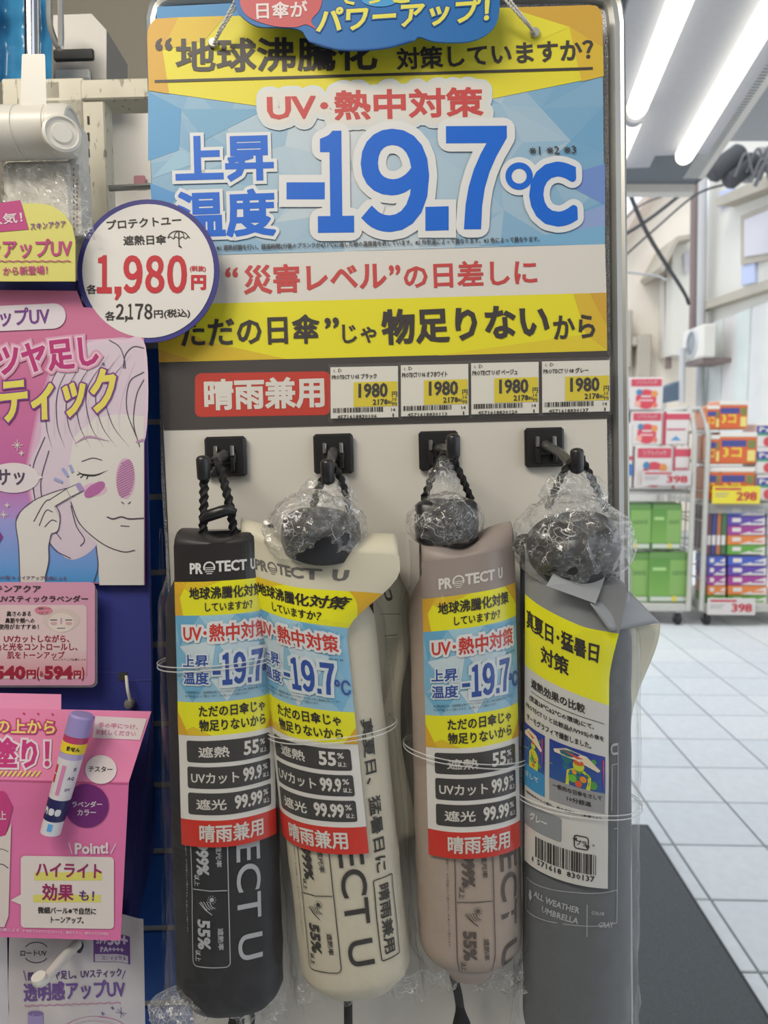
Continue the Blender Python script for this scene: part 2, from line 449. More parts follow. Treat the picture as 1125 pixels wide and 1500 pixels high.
solo('street', street, mat('asphalt', (168, 168, 166), .9, var=.2, scale=20), 'grey street surface beyond the tiled floor', None, 'w', (0, 9.4, -.12), kind='structure')

# unseen shop walls behind and left of the viewer, added to cut sky light
M_BLOCKW = mat('light_block_wall', (176, 166, 150), .85, var=.04, scale=3)
mb = MB(); mb.box((-2.7, -2.6, 0), (2.6, -2.5, 2.9)); w_ = solo('block_wall_rear', mb, M_BLOCKW, None, None, 'w', kind='structure'); w_['label'] = 'plain beige unseen shop wall behind the viewer, added to hold back sky light'
mb = MB(); mb.box((-2.7, -2.5, 0), (-2.6, 1.38, 2.8)); w_ = solo('block_wall_left', mb, M_BLOCKW, None, None, 'w', kind='structure'); w_['label'] = 'plain beige unseen shop wall on the left, added to hold back sky light'
# door mat
mtx = QZ(948, 1212, 0); mb = MB()
mb.box((mtx.x-.95, mtx.y-1.7, 0), (mtx.x, mtx.y, .008), bev=.003)
M_MAT = mat('mat_pile', (94, 98, 100), .95, var=.45, scale=220, bump=1)
mat_t = thing('door_mat', 'dark grey carpet door mat lying on the tiled floor', 'mat', (mtx.x-.45, mtx.y-.8, 0), 'w')
part('mat_body', mb, M_MAT, mat_t)
mb = MB()
for (a, b) in (((mtx.x, mtx.y-1.7), (mtx.x, mtx.y)), ((mtx.x, mtx.y), (mtx.x-.95, mtx.y))):
    mb.tube([(a[0], a[1], .004), (b[0], b[1], .004)], .006, 8)
part('edging', mb, mat('mat_rubber', (60, 61, 64), .7), mat_t)

# canopy ceiling: plane through its far edge, descending outwards
e0 = QY(912, 269, 3.2); e1 = QY(1010, 269, 3.2); dC = ray(700, 742); dC = dC/dC.y
nx_ = (e1-e0).normalized(); nC = nx_.cross(Vector(dC)).normalized()
if nC.z < 0: nC = -nC
def onC(px, py, up=0):
    r = ray(px, py); t = (e0-CP).dot(nC)/r.dot(nC); return CP + r*t + nC*up
M_CEIL = mat('canopy_metal', (116, 121, 126), .55, var=.04); M_CEILB = mat('canopy_beam', (214, 210, 202), .5); M_STRIP = mat('lamp_tray', (176, 176, 182), .5)
ce = MB()
def cpt(a, b, up=0): return e0 + nx_*a + Vector(dC)*b + nC*up
X1 = (e1-e0).length
# corrugated soffit: ribs across
N = 900; L0 = -7.5
vs = []; fs = []
for k in range(N+1):
    b = L0*(k/N); u = .0016 if k % 2 else -.0016
    vs += [cpt(-4.5, b, u), cpt(X1+.02, b, u)]
fs = [(2*k, 2*k+1, 2*k+3, 2*k+2) for k in range(N)]
ce.add(vs, fs)
ce.prism([cpt(-4.5, 0, .02), cpt(X1+.02, 0, .02), cpt(X1+.02, L0, .02), cpt(-4.5, L0, .02)], nC*.06)
ceil = solo('ceiling', ce, M_CEIL, None, None, 'w', e0, kind='structure'); ceil['label'] = 'grey corrugated metal soffit of the shop canopy'
mb = MB(); mb.prism([cpt(-4.5, .0, -.035), cpt(X1+.02, .0, -.035), cpt(X1+.02, .05, -.035), cpt(-4.5, .05, -.035)], nC*.1)
part('fascia', mb, M_CEILB, ceil)
# right cross-beam
b0 = onC(1000, 262); b1 = onC(1034, 262); b2 = onC(1190, 20); b3 = onC(1133, 20)
def perpx(p, k): return p+nx_*k
mb = MB(); bw = (b1-b0).length
dB = (onC(1128, 85)-onC(1004, 262)); dB.normalize()
mb.prism([b0, b0+nx_*.085, b0+nx_*.085-Vector(dC)*3.9, b0-Vector(dC)*3.9], nC*.1)
mb2 = MB(); mb2.box((0, 0, 0), (.01, .01, .01))
part('cross_beam', MB() if False else mb, M_CEILB, ceil)
# the higher soffit to the right
h0 = QY(1046, 207, 3.6)
mb = MB(); q0 = b0+nx_*.085
mb.prism([q0+nC*.06, h0+nC*0, h0+nx_*3, q0+nx_*3+nC*.06-Vector(dC)*3.6, q0-Vector(dC)*3.6+nC*.06], nC*.05)
part('outer_soffit', mb, mat('outer_soffit', (160, 162, 165), .6), ceil)
# fluorescent lamps
M_TUBE = mat('lamp_tube', (255, 252, 240), .4, emit=1.7, var=0)
def lamp(pa, pb, label, split=None, tray=(-.16, .12)):
    A = onC(*pa); B = onC(*pb); d = (B-A).normalized(); sd = d.cross(nC).normalized()
    if sd.x < 0: sd = -sd
    t = thing('canopy_lamp', label, 'ceiling lamp', A, 'w', group='tube lamps under the canopy')
    m = MB(); e = d*.03
    l, r_ = tray
    m.prism([A+sd*l-e*2, A+sd*r_-e*2, B+sd*r_, B+sd*l], nC*-.02); part('tray', m, M_STRIP, t)
    segs = split or [(0, 1)]
    for (a, b) in segs:
        m = MB(); p = A+(B-A)*a-nC*.045; q = A+(B-A)*b-nC*.045
        Ls = (q-p).length; n = 10
        pts = [p+(q-p)*(k/n) for k in range(n+1)]; rs = [.036]*(n+1)
        m.tube([p-d*.0, p+d*.01]+pts[1:-1]+[q-d*.01, q], [.02, .034]+rs[1:-1]+[.034, .02], 14)
        part('tube', m, M_TUBE, t, smooth=60)
        m = MB(); m.tube([q, q+d*.02], .037, 14); part('end_cap', m, M_STRIP, t)
d1 = ray(700, 742)
def back(px, py, q):  # extend a lamp towards the viewer along the canopy fall
    A = onC(px, py); return A-Vector(dC)*q
def lamp_on(px, py, length, segs, label, tray):
    B = onC(px, py); A = B-Vector(dC)*length; d = (B-A).normalized(); sd = d.cross(nC).normalized()
    if sd.x < 0: sd = -sd
    t = thing('canopy_lamp', label, 'ceiling lamp', B, 'w')
    m = MB(); m.prism([A+sd*tray[0], A+sd*tray[1], B+sd*tray[1]+d*.03, B+sd*tray[0]+d*.03], nC*-.02); part('tray', m, M_STRIP, t)
    for (a, b) in segs:
        m = MB(); p = B-d*a-nC*.05; q = B-d*b-nC*.05
        m.tube([p, p-d*.012, p-d*.03, q+d*.03, q+d*.012, q], [.016, .028, .033, .033, .028, .016], 16)
        part('tube', m, M_TUBE, t, smooth=60)
        m = MB(); m.tube([q+d*.006, q-d*.022], [.034, .034], 16); part('end_cap', m, M_STRIP, t)
lamp_on(1000, 213, 3.0, [(0, .92), (.945, 2.2), (2.23, 2.9)], 'tube lamp over the street side, right of the two lamps', (-.15, .1))
lamp_on(895, 235, 3.0, [(0, .42), (.445, 1.9), (1.93, 2.9)], 'tube lamp beside the sign edge, left of the two lamps', (-.12, .15))

# houses across the street
M_WALLA = mat('cream_render', (228, 218, 204), .9, var=.06, scale=3); M_WALLB = mat('pale_render', (218, 215, 206), .9, var=.07, scale=2)
M_TRIMW = mat('pale_trim', (178, 170, 156), .8, var=.1, scale=6); M_PIPE = mat('brown_pipe', (128, 112, 108), .6); M_PIPEW = mat('grey_pipe', (190, 190, 190), .5)
M_ROOF = mat('roof_tin', (176, 160, 146), .7); M_GLASSW = mat('curtained_pane', (196, 192, 198), .2); M_CABLE = mat('cable_black', (70, 72, 76), .7)
Yb = 12.0
hb = thing('house', 'cream house with a sloping roof line behind the carts', 'house', QY(960, 800, Yb), 'w')
mb = MB(); mb.prism([QY(x, y, Yb) for x, y in ((880, 372), (916, 350), (974, 262), (1030, 240), (1030, 900), (880, 900))], (0, 2.5, 0)); part('wall', mb, M_WALLA, hb)
mb = MB(); mb.prism([QY(x, y, Yb-.25) for x, y in ((880, 368), (914, 343), (971, 258), (1030, 230), (1030, 236), (976, 268), (920, 353), (880, 378))], (0, 2.9, 0)); part('roof_edge', mb, M_ROOF, hb)
mb = MB(); mb.prism([QY(x, y, Yb-.9) for x, y in ((966, 392), (992, 346), (1018, 342), (1018, 348), (994, 353), (972, 398))], (0, .9, 0)); part('bay_roof', mb, M_TRIMW, hb)
mb = MB(); mb.prism([QY(x, y, Yb-.6) for x, y in ((985, 372), (994, 355), (1016, 350), (1016, 520), (984, 520))], (0, .6, 0)); part('bay', mb, M_WALLB, hb)
mb = MB(); mb.prism([QY(x, y, Yb-.64) for x, y in ((1002, 372), (1012, 366), (1012, 392), (1003, 402))], (0, .03, 0)); part('window', mb, M_GLASSW, hb)
mb = MB(); mb.tube([QY(978, 402, Yb-.3), QY(979, 540, Yb-.3)], .05, 8); part('downpipe', mb, M_PIPE, hb)
for i, (x0, y0, x1, y1) in enumerate(((916, 455, 922, 540), (932, 490, 950, 580), (924, 494, 932, 508))):
    mb = MB(); a = QY(x0, y0, Yb-.15); b = QY(x1, y1, Yb-.15); mb.box((a.x, a.y-.1, b.z), (b.x, a.y+.12, a.z), bev=.02); part('wall_box', mb, M_TRIMW, hb)
# house at the right whose wall runs along the street
XR = QY(1031, 450, 9.2).x; Yn = 6.2; Yf = 9.2
def QX(px, py, X=None):
    r = ray(px, py); return CP + r*(((X if X is not None else XR)-CP.x)/r.x)
hr = thing('house', 'pale house with a window and ledges right of the brown downpipe', 'house', (XR, Yf, 0), 'w')
mb = MB(); ztop = QY(1031, 215, 9.2).z
mb.box((XR, Yn-1.5, 0), (XR+3, Yf, ztop)); part('wall', mb, M_WALLB, hr)
def wallstrip(pa, pb, pc, pd, m, nm, out=.08, par=None, label=None):
    mb = MB(); q = [QX(*p) for p in (pa, pb, pc, pd)]
    mb.prism(q, (-out, 0, 0)); return part(nm, mb, m, par or hr, label)
wallstrip((1031, 447), (1180, 397), (1180, 412), (1031, 458), M_TRIMW, 'ledge', .12)
wallstrip((1076, 290), (1180, 245), (1180, 266), (1076, 303), M_TRIMW, 'window_hood', .2)
wf = wallstrip((1092, 316), (1180, 280), (1180, 372), (1092, 388), M_TRIMW, 'window', .05)
wallstrip((1100, 322), (1180, 290), (1180, 364), (1100, 376), M_GLASSW, 'pane', .07, wf)
wallstrip((1057, 282), (1077, 274), (1077, 299), (1057, 306), mat('blue_notice', (186, 196, 226), .6), 'notice', .03)
wallstrip((1090, 390), (1110, 384), (1110, 414), (1090, 418), mat('blue_notice', (186, 196, 226), .6), 'notice', .03)
zl = QX(1031, 462).z
for k in range(9):                       # corrugated white panels below the ledge
    y1 = Yf-.05-k*.33; mb = MB(); mb.box((XR-.05-.012*(k % 2), y1-.32, .9), (XR+.01, y1, zl-.15), bev=.01); part('panel', mb, mat('white_panel', (202+4*(k % 3), 206+3*(k % 2), 203), .7, var=.09, scale=5), hr)
mb = MB(); mb.box((XR-.09, Yn-.6, .82), (XR+.01, Yf, .9)); part('sill_beam', mb, mat('rusty_trim', (150, 132, 112), .8, var=.3, scale=8), hr)
for k in range(3):
    mb = MB(); y1 = Yf-.4-k*1.0; mb.box((XR-.06, y1-.7, .25), (XR+.01, y1, .75), bev=.01); part('shutter', mb, M_WALLA, hr)
# pipes
mb = MB(); mb.tube([QY(1019, 262, 9.0), QY(1017, 452, 9.0), QY(1015, 520, 9.0)], .055, 10); solo('downpipe', mb, M_PIPE, 'brown downpipe at the corner of the pale house', 'pipe', 'w')
mb = MB(); mb.tube([QY(1030, 240, 8.9), QY(1027, 470, 8.9), QY(1024, 700, 8.9)], .05, 10); solo('downpipe', mb, M_PIPEW, 'light grey pipe running beside the brown downpipe', 'pipe', 'w')
mb = MB(); mb.tube([QY(1000, 510, 8.6), QY(999, 590, 8.6)], .035, 8); solo('conduit', mb, M_PIPEW, 'thin pale conduit below the air conditioner', 'pipe', 'w')
# air conditioner unit
ac = thing('air_conditioner', 'white outdoor air conditioner unit on the pale house', 'air conditioner', QY(1020, 522, 8.2), 'w')
a = QY(1030, 474, 8.2); b = QY(1049, 523, 8.2)
mb = MB(); mb.box((a.x, 8.2, b.z), (b.x, 8.78, a.z), bev=.02); part('casing', mb, M_WALLB, ac)
c = Vector((a.x, 8.48, (a.z+b.z)/2)); mb = MB(); mb.lathe(c, (-1, 0, 0), [(0, .13), (.02, .13), (.02, .15), (0, .16)], 24); part('fan_ring', mb, M_PIPEW, ac)
mb = MB(); mb.lathe(c, (-1, 0, 0), [(-.005, .128), (.006, .128)], 24); part('fan_grille', mb, mat('grille', (140, 144, 148), .6), ac)
mb = MB(); mb.box((a.x+.03, 8.25, b.z-.05), (XR+.02, 8.75, b.z)); part('bracket', mb, M_PIPE, ac)
# cables, transformers
def cable(pts, r, label, m=None, grp='overhead cables'):
    mb = MB(); mb.tube(cr([QY(*p) for p in pts], 8), r, 6); solo('cable', mb, m or M_CABLE, label, 'cable', 'w', group=grp)
cable([(915, 266, 7), (950, 345, 7.4), (1000, 425, 8.6), (1009, 445, 8.9)], .022, 'thick dark cable slanting down from the canopy edge to the downpipe')
cable([(905, 350, 8), (955, 318, 8), (1018, 268, 8), (1060, 236, 8)], .02, 'dark cable climbing to the transformers')
cable([(905, 384, 8), (960, 335, 8), (1020, 285, 8), (1070, 268, 8)], .012, 'thin lower cable under the climbing dark cable')
cable([(905, 332, 9), (940, 300, 9), (990, 281, 9), (1020, 262, 9)], .01, 'thin upper cable crossing the cream gable')
cable([(912, 398, 9), (960, 404, 9.5), (975, 410, 10)], .014, 'thin pale cable across the cream wall', M_PIPEW)
for i, (pa, pb, r) in enumerate((((1040, 256, 7), (1088, 222, 7), .095), ((1064, 268, 7), (1108, 232, 7), .085), ((1088, 262, 7.1), (1124, 222, 7.1), .08))):
    A = QY(*pa); B = QY(*pb); d = (B-A).normalized(); L = (B-A).length
    mb = MB(); mb.lathe(A, d, [(0, .001), (0, r*.7), (.03, r), (L-.03, r), (L, r*.7), (L, .001)], 20)
    solo('cable_joint_box', mb, M_CABLE if i < 2 else mat('joint_grey', (140, 140, 142), .5), ['dark tubular cable joint hanging leftmost under the canopy', 'dark tubular cable joint, middle one of three', 'grey tubular cable joint at the right edge'][i], 'cable box', 'w', group='cable joints')
rdm = random.Random(5)
mbw = MB()
for k in range(7):
    x = 1100+rdm.uniform(0, 40); y = 225+rdm.uniform(0, 30)
    mbw.tube(cr([QY(x-25, y+20, 6.9), QY(x-8, y-15, 6.8), QY(x+6, y+20, 6.9), QY(x+30, y-25, 7)], 8), .012, 6)
solo('wire_tangle', mbw, mat('wire_grey', (112, 114, 118), .6), 'tangled loops of grey wire around the cable joints under the canopy', 'wires', 'w')
# fence things, awning
mb = MB(); mb.prism([QY(x, y, 8.6) for x, y in ((965, 590), (972, 568), (1002, 556), (1003, 585), (975, 590))], (0, .4, 0)); solo('awning', mb, mat('blue_grey_tin', (88, 104, 122), .7), 'small blue grey awning behind the red paper packs', 'awning', 'w')
mb = MB(); tk = QY(940, 700, 9.9); tk.z = -.03; mb.lathe(tk, (0, 0, 1), [(0, .001), (0, .28), (2.12, .28), (2.18, .2), (2.2, .01)], 20); solo('water_tank', mb, M_WALLB, 'pale cylindrical tank standing by the cream house', 'tank', 'w')
# ================================================================== ROLL CARTS WITH PAPER GOODS
M_CART = mat('cart_grey_paint', (186, 184, 176), .45, var=.1, scale=30); M_TYRE = mat('castor_rubber', (40, 42, 44), .6)
YC = 5.5; 
def post(pts, r, m, par, nm='post'):
    mb = MB(); mb.tube(pts, r, 10); return part(nm, mb, m, par, smooth=50)
def cart(x0, x1, zs, label):
    y0 = YC; y1 = YC+.75; H = 1.62
    t = thing('roll_cart', label, 'cart', ((x0+x1)/2, y0+.35, 0), 'w', group='roll cage carts')
    mb = MB(); mb.box((x0, y0, .11), (x1, y1, .17), bev=.008); part('platform', mb, M_CART, t)
    for xs in (x0, x1):
        sx = 1 if xs == x0 else -1
        for (ya, yb_) in ((y0, y0+.14), (y1, y1-.14)):
            post([(xs, ya, .12), (xs, ya, H-.2), (xs+sx*-.0, ya+(yb_-ya)*.4, H-.09), (xs, yb_, H)], .019, M_CART, t)
        post([(xs, y0+.14, H), (xs, y1-.14, H)], .019, M_CART, t, 'top_rail')
        for k in range(6):
            z = .35+k*.22; post([(xs, y0, z), (xs, y1, z)], .006, M_CART, t, 'side_bar')
        for k in range(1, 6):
            y = y0+k*.125; post([(xs, y, .17), (xs, y, 1.45)], .004, M_CART, t, 'side_wire')
    for k in range(6):
        z = .35+k*.22; post([(x0, y1, z), (x1, y1, z)], .006, M_CART, t, 'back_bar')
    mb = MB(); mb.box((x0, y0+.03, zs), (x1, y1, zs+.02)); part('shelf', mb, M_CART, t)
    for k in range(5): post([(x0, y0+.01, zs-.05+.012*k), (x1, y0+.01, zs-.05+.012*k)], .004, M_CART, t, 'shelf_wire')
    for xs in (x0+.06, x1-.06):
        for ys in (y0+.06, y1-.06):
            mb = MB(); mb.lathe((xs-.02, ys, .052), (1, 0, 0), [(0, .01), (0, .045), (.006, .052), (.034, .052), (.04, .045), (.04, .01)], 20); w_ = part('castor', mb, M_TYRE, t, smooth=40)
            mb = MB(); mb.box((xs-.03, ys-.03, .095), (xs+.03, ys+.03, .112)); mb.box((xs-.03, ys-.015, .05), (xs-.024, ys+.015, .1)); mb.box((xs+.024, ys-.015, .05), (xs+.03, ys+.015, .1)); part('fork', mb, M_STEEL, w_)
    return t
xa = QY(1012, 800, YC).x; xb = QY(1031, 800, YC).x
cart(xa-.78, xa, .99, 'grey roll cart loaded with green and red paper packs, behind the sign')
cart(xb, xb+.82, .905, 'grey roll cart loaded with orange packs and tissue boxes at the right edge')
def fpr(y):
    return lambda a, b: (Vector((a, y-.0006, b)), Vector((0, -1, 0)))
def pack(x0, y0, x1, y1, name, label, cat, group, base, art, depth=.24, Y=YC+.03, soft=.01, side=None):
    a = QY(x0, y0, Y); b = QY(x1, y1, Y); W = b.x-a.x; H = a.z-b.z
    t = thing(name, label, cat, ((a.x+b.x)/2, Y+depth/2, b.z), 'w', group)
    mb = MB(); mb.box((a.x, Y, b.z), (b.x, Y+depth, a.z), col=base, bev=min(soft, W*.2, H*.2)); part('wrapper', mb, M_PRINTG, t)
    pr = Print(lambda u, v: (Vector((a.x+u*W, Y-.0006, a.z-v*H)), Vector((0, -1, 0))), .0008); art(pr)
    part('artwork', pr.mb, M_PRINTG, t)
    return t
RED = C(206, 72, 92); WH = C(222, 214, 208)
def art_red(p):
    p.rect(.06, .04, .94, .27, RED, 1); p.text('ソフトパック', .2, .21, .8, .21, .12, WH, 0, 3, res=1)
    p.circle(.5, .66, .3, C(214, 70, 84), 1, ry=.3); p.circle(.3, .45, .09, C(70, 130, 170), 2); p.circle(.74, .5, .1, C(226, 150, 80), 2)
    p.circle(.26, .8, .09, C(236, 170, 150), 2); p.circle(.76, .84, .08, C(226, 120, 90), 2); p.rect(.35, .55, .65, .6, WH, 3); p.rect(.3, .67, .7, .72, C(236, 190, 190), 3)
def art_side(p):
    p.rect(.0, .06, 1, .24, RED, 1); p.rect(.15, .5, .85, .56, C(200, 110, 120), 1); p.poly([(.3, .86), (.5, .72), (.7, .86)], C(90, 150, 200), 1); p.rect(-.0, 0, .12, 1, C(190, 50, 76), 1)
def art_blue(p):
    p.rect(0, .62, 1, .8, C(70, 120, 190), 1); p.rect(.1, .2, .7, .3, C(80, 120, 190), 1); p.rect(.3, .4, .8, .48, C(110, 150, 200), 1); p.rect(0, .5, 1, .56, C(196, 80, 96), 1)
def art_green(p):
    p.rect(.0, .12, 1, .86, C(92, 144, 62), 1, C(120, 168, 76), ny=4); p.rect(.5, .15, .97, .84, C(132, 172, 92), 2); p.text('natural', .56, .45, .9, .45, .12, C(70, 110, 60), 0, 3, res=1)
    p.rect(.04, .88, .96, .97, C(200, 206, 190), 2); p.circle(.62, .92, .06, C(220, 200, 60), 3); p.rect(.08, .3, .4, .36, C(170, 210, 130), 2)
def art_orange(p):
    p.rect(0, .18, 1, .95, C(216, 96, 40), 1); p.rect(.05, .25, .72, .45, C(60, 70, 140), 2); p.text('3コ', .1, .78, .6, .78, .3, C(238, 206, 60), .01, 3, res=1)
    p.rect(.76, .25, .97, .5, C(120, 130, 60), 2); p.rect(.76, .56, .97, .9, C(232, 214, 120), 2); p.rect(.0, 0, 1, .14, C(232, 226, 216), 1)
def art_multi(p):
    p.rect(0, .1, 1, .4, C(60, 60, 150), 1); p.rect(.0, .4, 1, .5, C(70, 150, 110), 1); p.circle(.5, .75, .2, C(210, 70, 80), 2); p.text('PaB', .1, .35, .9, .35, .2, WH, .01, 3, res=1)
G1 = 'red and white tissue packs'
pack(922, 553, 971, 601, 'tissue_pack', 'red and white tissue pack on top of the red stack', 'tissue pack', G1, WH, art_red)
pack(925, 603, 970, 652, 'tissue_pack', 'red and white tissue pack, second from the top of the red stack', 'tissue pack', G1, WH, art_red)
pack(931, 654, 985, 716, 'tissue_pack', 'red and white tissue pack at the bottom of the red stack', 'tissue pack', G1, WH, art_red)
pack(972, 603, 1009, 652, 'tissue_pack', 'upper white pack with a red stripe beside the cart rail', 'tissue pack', G1, WH, art_side)
pack(987, 654, 1010, 716, 'tissue_pack', 'lower white pack with a red stripe beside the cart rail', 'tissue pack', G1, WH, art_side)
pack(896, 550, 920, 618, 'tissue_pack', 'upper white pack with blue print against the sign edge', 'tissue pack', 'blue and white packs', WH, art_blue)
pack(892, 620, 926, 716, 'tissue_pack', 'lower white pack with blue print against the sign edge', 'tissue pack', 'blue and white packs', WH, art_blue)
G2 = 'green paper roll packs'; GR = C(104, 146, 78)
pack(894, 737, 953, 805, 'paper_roll_pack', 'green paper roll pack, upper left of the four', 'paper pack', G2, GR, art_green)
pack(956, 737, 997, 805, 'paper_roll_pack', 'green paper roll pack, upper right of the four', 'paper pack', G2, GR, art_green)
pack(894, 809, 950, 883, 'paper_roll_pack', 'green paper roll pack, lower left of the four', 'paper pack', G2, GR, art_green, Y=YC+.05)
pack(952, 809, 1010, 883, 'paper_roll_pack', 'green paper roll pack, lower right of the four', 'paper pack', G2, GR, art_green)
G3 = 'orange multipacks'; ORG_ = C(214, 130, 70)
for (r, lb) in (((1036, 594, 1053, 629), 'left orange pack in the top row'), ((1054, 587, 1094, 629), 'right orange pack in the top row'), ((1036, 637, 1053, 680), 'left orange pack in the middle row'), ((1055, 633, 1107, 680), 'right orange pack in the middle row'), ((1036, 684, 1053, 733), 'left orange pack in the bottom row'), ((1055, 684, 1104, 733), 'right orange pack in the bottom row')):
    pack(*r, 'paper_multipack', lb+' of the right cart', 'paper pack', G3, ORG_, art_orange)
for i, (y0, y1) in enumerate(((620, 656), (658, 694), (696, 733))):
    pack(1109, y0, 1142, y1, 'tissue_pack', ['top', 'middle', 'bottom'][i]+' blue and white pack at the right edge', 'tissue pack', 'packs at the right edge', WH, art_multi)
TC = [C(70, 90, 180), C(96, 66, 160), C(160, 60, 140), C(224, 130, 60), C(96, 160, 60)]; TN = ['blue', 'purple', 'magenta', 'orange', 'green']
def tissue(x0, y0, x1, y1, c, label, group, front=True):
    def art(p):
        p.rect(0, 0, 1, 1, c, 1)
        if front: p.poly([(.3, .97), (.98, .97), (.98, .15)], WH, 2); p.rect(.12, .2, .35, .65, WH, 2); p.rect(.6, .55, .92, .75, c, 3)
        else: p.rect(.3, .35, .7, .5, WH, 2)
    pack(x0, y0, x1, y1, 'tissue_box', label, 'tissue box', group, c, art, soft=.003)
for k in range(5):
    tissue(1066, 742+k*14.1, 1121, 755.5+k*14.1, TC[k], TN[k]+' and white tissue box in the upper column', 'tissue boxes in the upper column')
    tissue(1067, 815+k*14.3, 1123, 828.6+k*14.3, TC[k], TN[k]+' and white tissue box in the lower column', 'tissue boxes in the lower column')
    tissue(1037, 815+k*14.3, 1062, 828.6+k*14.3, TC[k], TN[k]+' tissue box end beside the lower column', 'tissue box ends')
    tissue(1124, 742+k*14.1, 1150, 755.5+k*14.1, C(190, 194, 196), 'pale grey tissue box, '+['first', 'second', 'third', 'fourth', 'fifth'][k]+' from the top at the right edge', 'grey tissue boxes at the right edge')
for k, c in enumerate((C(110, 70, 80), C(60, 70, 130), C(180, 110, 70), C(70, 110, 70))):
    pack(1036+k*7, 742, 1042+k*7, 812, 'upright_box', ['brown', 'navy', 'tan', 'green'][k]+' narrow box standing upright beside the tissue boxes', 'box', 'narrow upright boxes', c, lambda p, c=c: p.rect(.2, .6, .8, .8, WH, 1), soft=.002)
def pricecard(x0, y0, x1, y1, base, num, label, nx0=.5, Y=YC-.03):
    def art(p):
        p.text(num, nx0, .82, .93, .82, .5, C(196, 44, 60), .012, 3); p.rect(.05, .1, .6, .22, C(196, 44, 60), 1); p.rect(.05, .4, .35, .45, C(160, 150, 150), 1); p.rect(.05, .55, .3, .6, C(160, 150, 150), 1)
    pack(x0, y0, x1, y1, 'price_card', label, 'price card', 'price cards on the carts', base, art, depth=.004, Y=Y, soft=.0005)
pricecard(941, 690, 1012, 711, C(206, 200, 196), '398', 'white price card reading 398 under the red packs')
pricecard(1044, 712, 1113, 738, C(232, 214, 50), '298', 'yellow price card reading 298 on the right cart')
pricecard(1037, 876, 1106, 901, C(212, 206, 202), '398', 'white price card reading 398 at the foot of the right cart')
# clear wrap over the stacks
# ================================================================== SIGN BOARD
BLUE = C(20, 100, 204); REDT = C(192, 74, 74); YEL = C(220, 208, 58); YEL2 = C(216, 196, 54); ORA = C(206, 160, 62); DK = C(66, 61, 61)
# framed board behind the sign
fb = thing('framed_panel', 'grey rounded metal frame around a blue and silver panel behind the sign', 'frame', P(560, 700, -.016), 'b')
wf = -.012
out = cr([P(*p, wf) for p in ((228, 60), (229, 26), (240, 2), (262, -10))], 4)
path = [P(300, 1500, wf), P(264, 900, wf), P(240, 400, wf)] + [P(228, 70, wf)] + cr([P(226, 34, wf), P(233, 13, wf), (P(250, 3, wf)), P(280, -1, wf)], 4) + [P(600, -6, wf), P(850, -8, wf)] + cr([P(868, -7, wf), P(886, -2, wf), P(897, 12, wf), P(902, 40, wf)], 4) + [P(904, 300, wf), P(908, 700, wf), P(910, 1000, wf), P(914, 1500, wf)]
mb = MB(); rings = []
for i, p in enumerate(path):
    a = path[max(0, i-1)]; b = path[min(len(path)-1, i+1)]; t = (b-a).normalized(); nn = Vector((-t.y, t.x, 0))
    hw = .0052
    prof = [(-hw, -.003), (-hw, .004), (-hw*.5, .0065), (hw*.2, .0055), (hw*.6, .0068), (hw, .004), (hw, -.003)]
    rings.append([p+nn*q[0]+Vector((0, 0, q[1])) for q in prof])
mb.loft(rings); part('frame', mb, mat('frame_metal', (166, 166, 162), .32, metal=.55, var=.12, scale=25, bump=.1), fb, smooth=30)
mb = card([(232, 8), (888, 0), (898, 300), (902, 900), (906, 1500), (284, 1520), (236, 700), (226, 200)], -.013, .003)
def glit(name):
    m, t, b = mk(name); N = t.nodes; tc = N.new('ShaderNodeTexCoord'); v = N.new('ShaderNodeTexVoronoi'); v.inputs['Scale'].default_value = 900
    t.links.new(tc.outputs['Object'], v.inputs['Vector']); r = N.new('ShaderNodeValToRGB'); r.color_ramp.elements[0].color = C(90, 96, 150); r.color_ramp.elements[1].color = C(200, 200, 200); r.color_ramp.elements[0].position = .05; r.color_ramp.elements[1].position = .5
    t.links.new(v.outputs['Distance'], r.inputs['Fac'])
    n2 = N.new('ShaderNodeTexVoronoi'); n2.inputs['Scale'].default_value = 1200; t.links.new(tc.outputs['Object'], n2.inputs['Vector'])
    t.links.new(r.outputs['Color'], b.inputs['Base Color']); b.inputs['Metallic'].default_value = .5; b.inputs['Roughness'].default_value = .3
    bp = N.new('ShaderNodeBump'); bp.inputs['Strength'].default_value = .8; bp.inputs['Distance'].default_value = .0005; t.links.new(n2.outputs['Distance'], bp.inputs['Height']); t.links.new(bp.outputs['Normal'], b.inputs['Normal'])
    return m
part('glitter_panel', mb, glit('glitter_foil'), fb)
mb = card([(230, 10), (352, 4), (352, 30), (229, 34)], -.004, .002, C(66, 136, 190)); part('blue_strip', mb, M_PRINT, fb)

sign_o = [(216, 60), (216, 48), (219, 38), (228, 28), (400, 22), (600, 16), (862, 8), (873, 9), (880, 16), (882, 28), (884, 200), (886, 400), (889, 620), (893, 900), (898, 1540), (290, 1560), (262, 1100), (240, 640), (232, 500), (222, 250), (218, 140)]
sg = thing('shop_sign', 'large white card sign with yellow and blue print about umbrellas and black hooks', 'sign', P(560, 1500, -.001), 'b')
mb = card(sign_o, 0, .0012, C(212, 207, 198)); part('board', mb, M_PRINT, sg)
def sx(y, side):
    pts = ([(216, 40), (218, 140), (222, 250), (232, 500), (240, 640), (262, 1100)] if side == 0 else [(882, 20), (884, 200), (886, 400), (889, 620), (893, 900)])
    if y <= (40 if side == 0 else 20): return pts[0][1-1]
    for (a, b) in zip(pts, pts[1:]):
        if a[1] <= y <= b[1]: return a[0]+(b[0]-a[0])*(y-a[1])/(b[1]-a[1])
    return pts[-1][0]
pr = Print(lambda x, y: P(x, y, .0001))
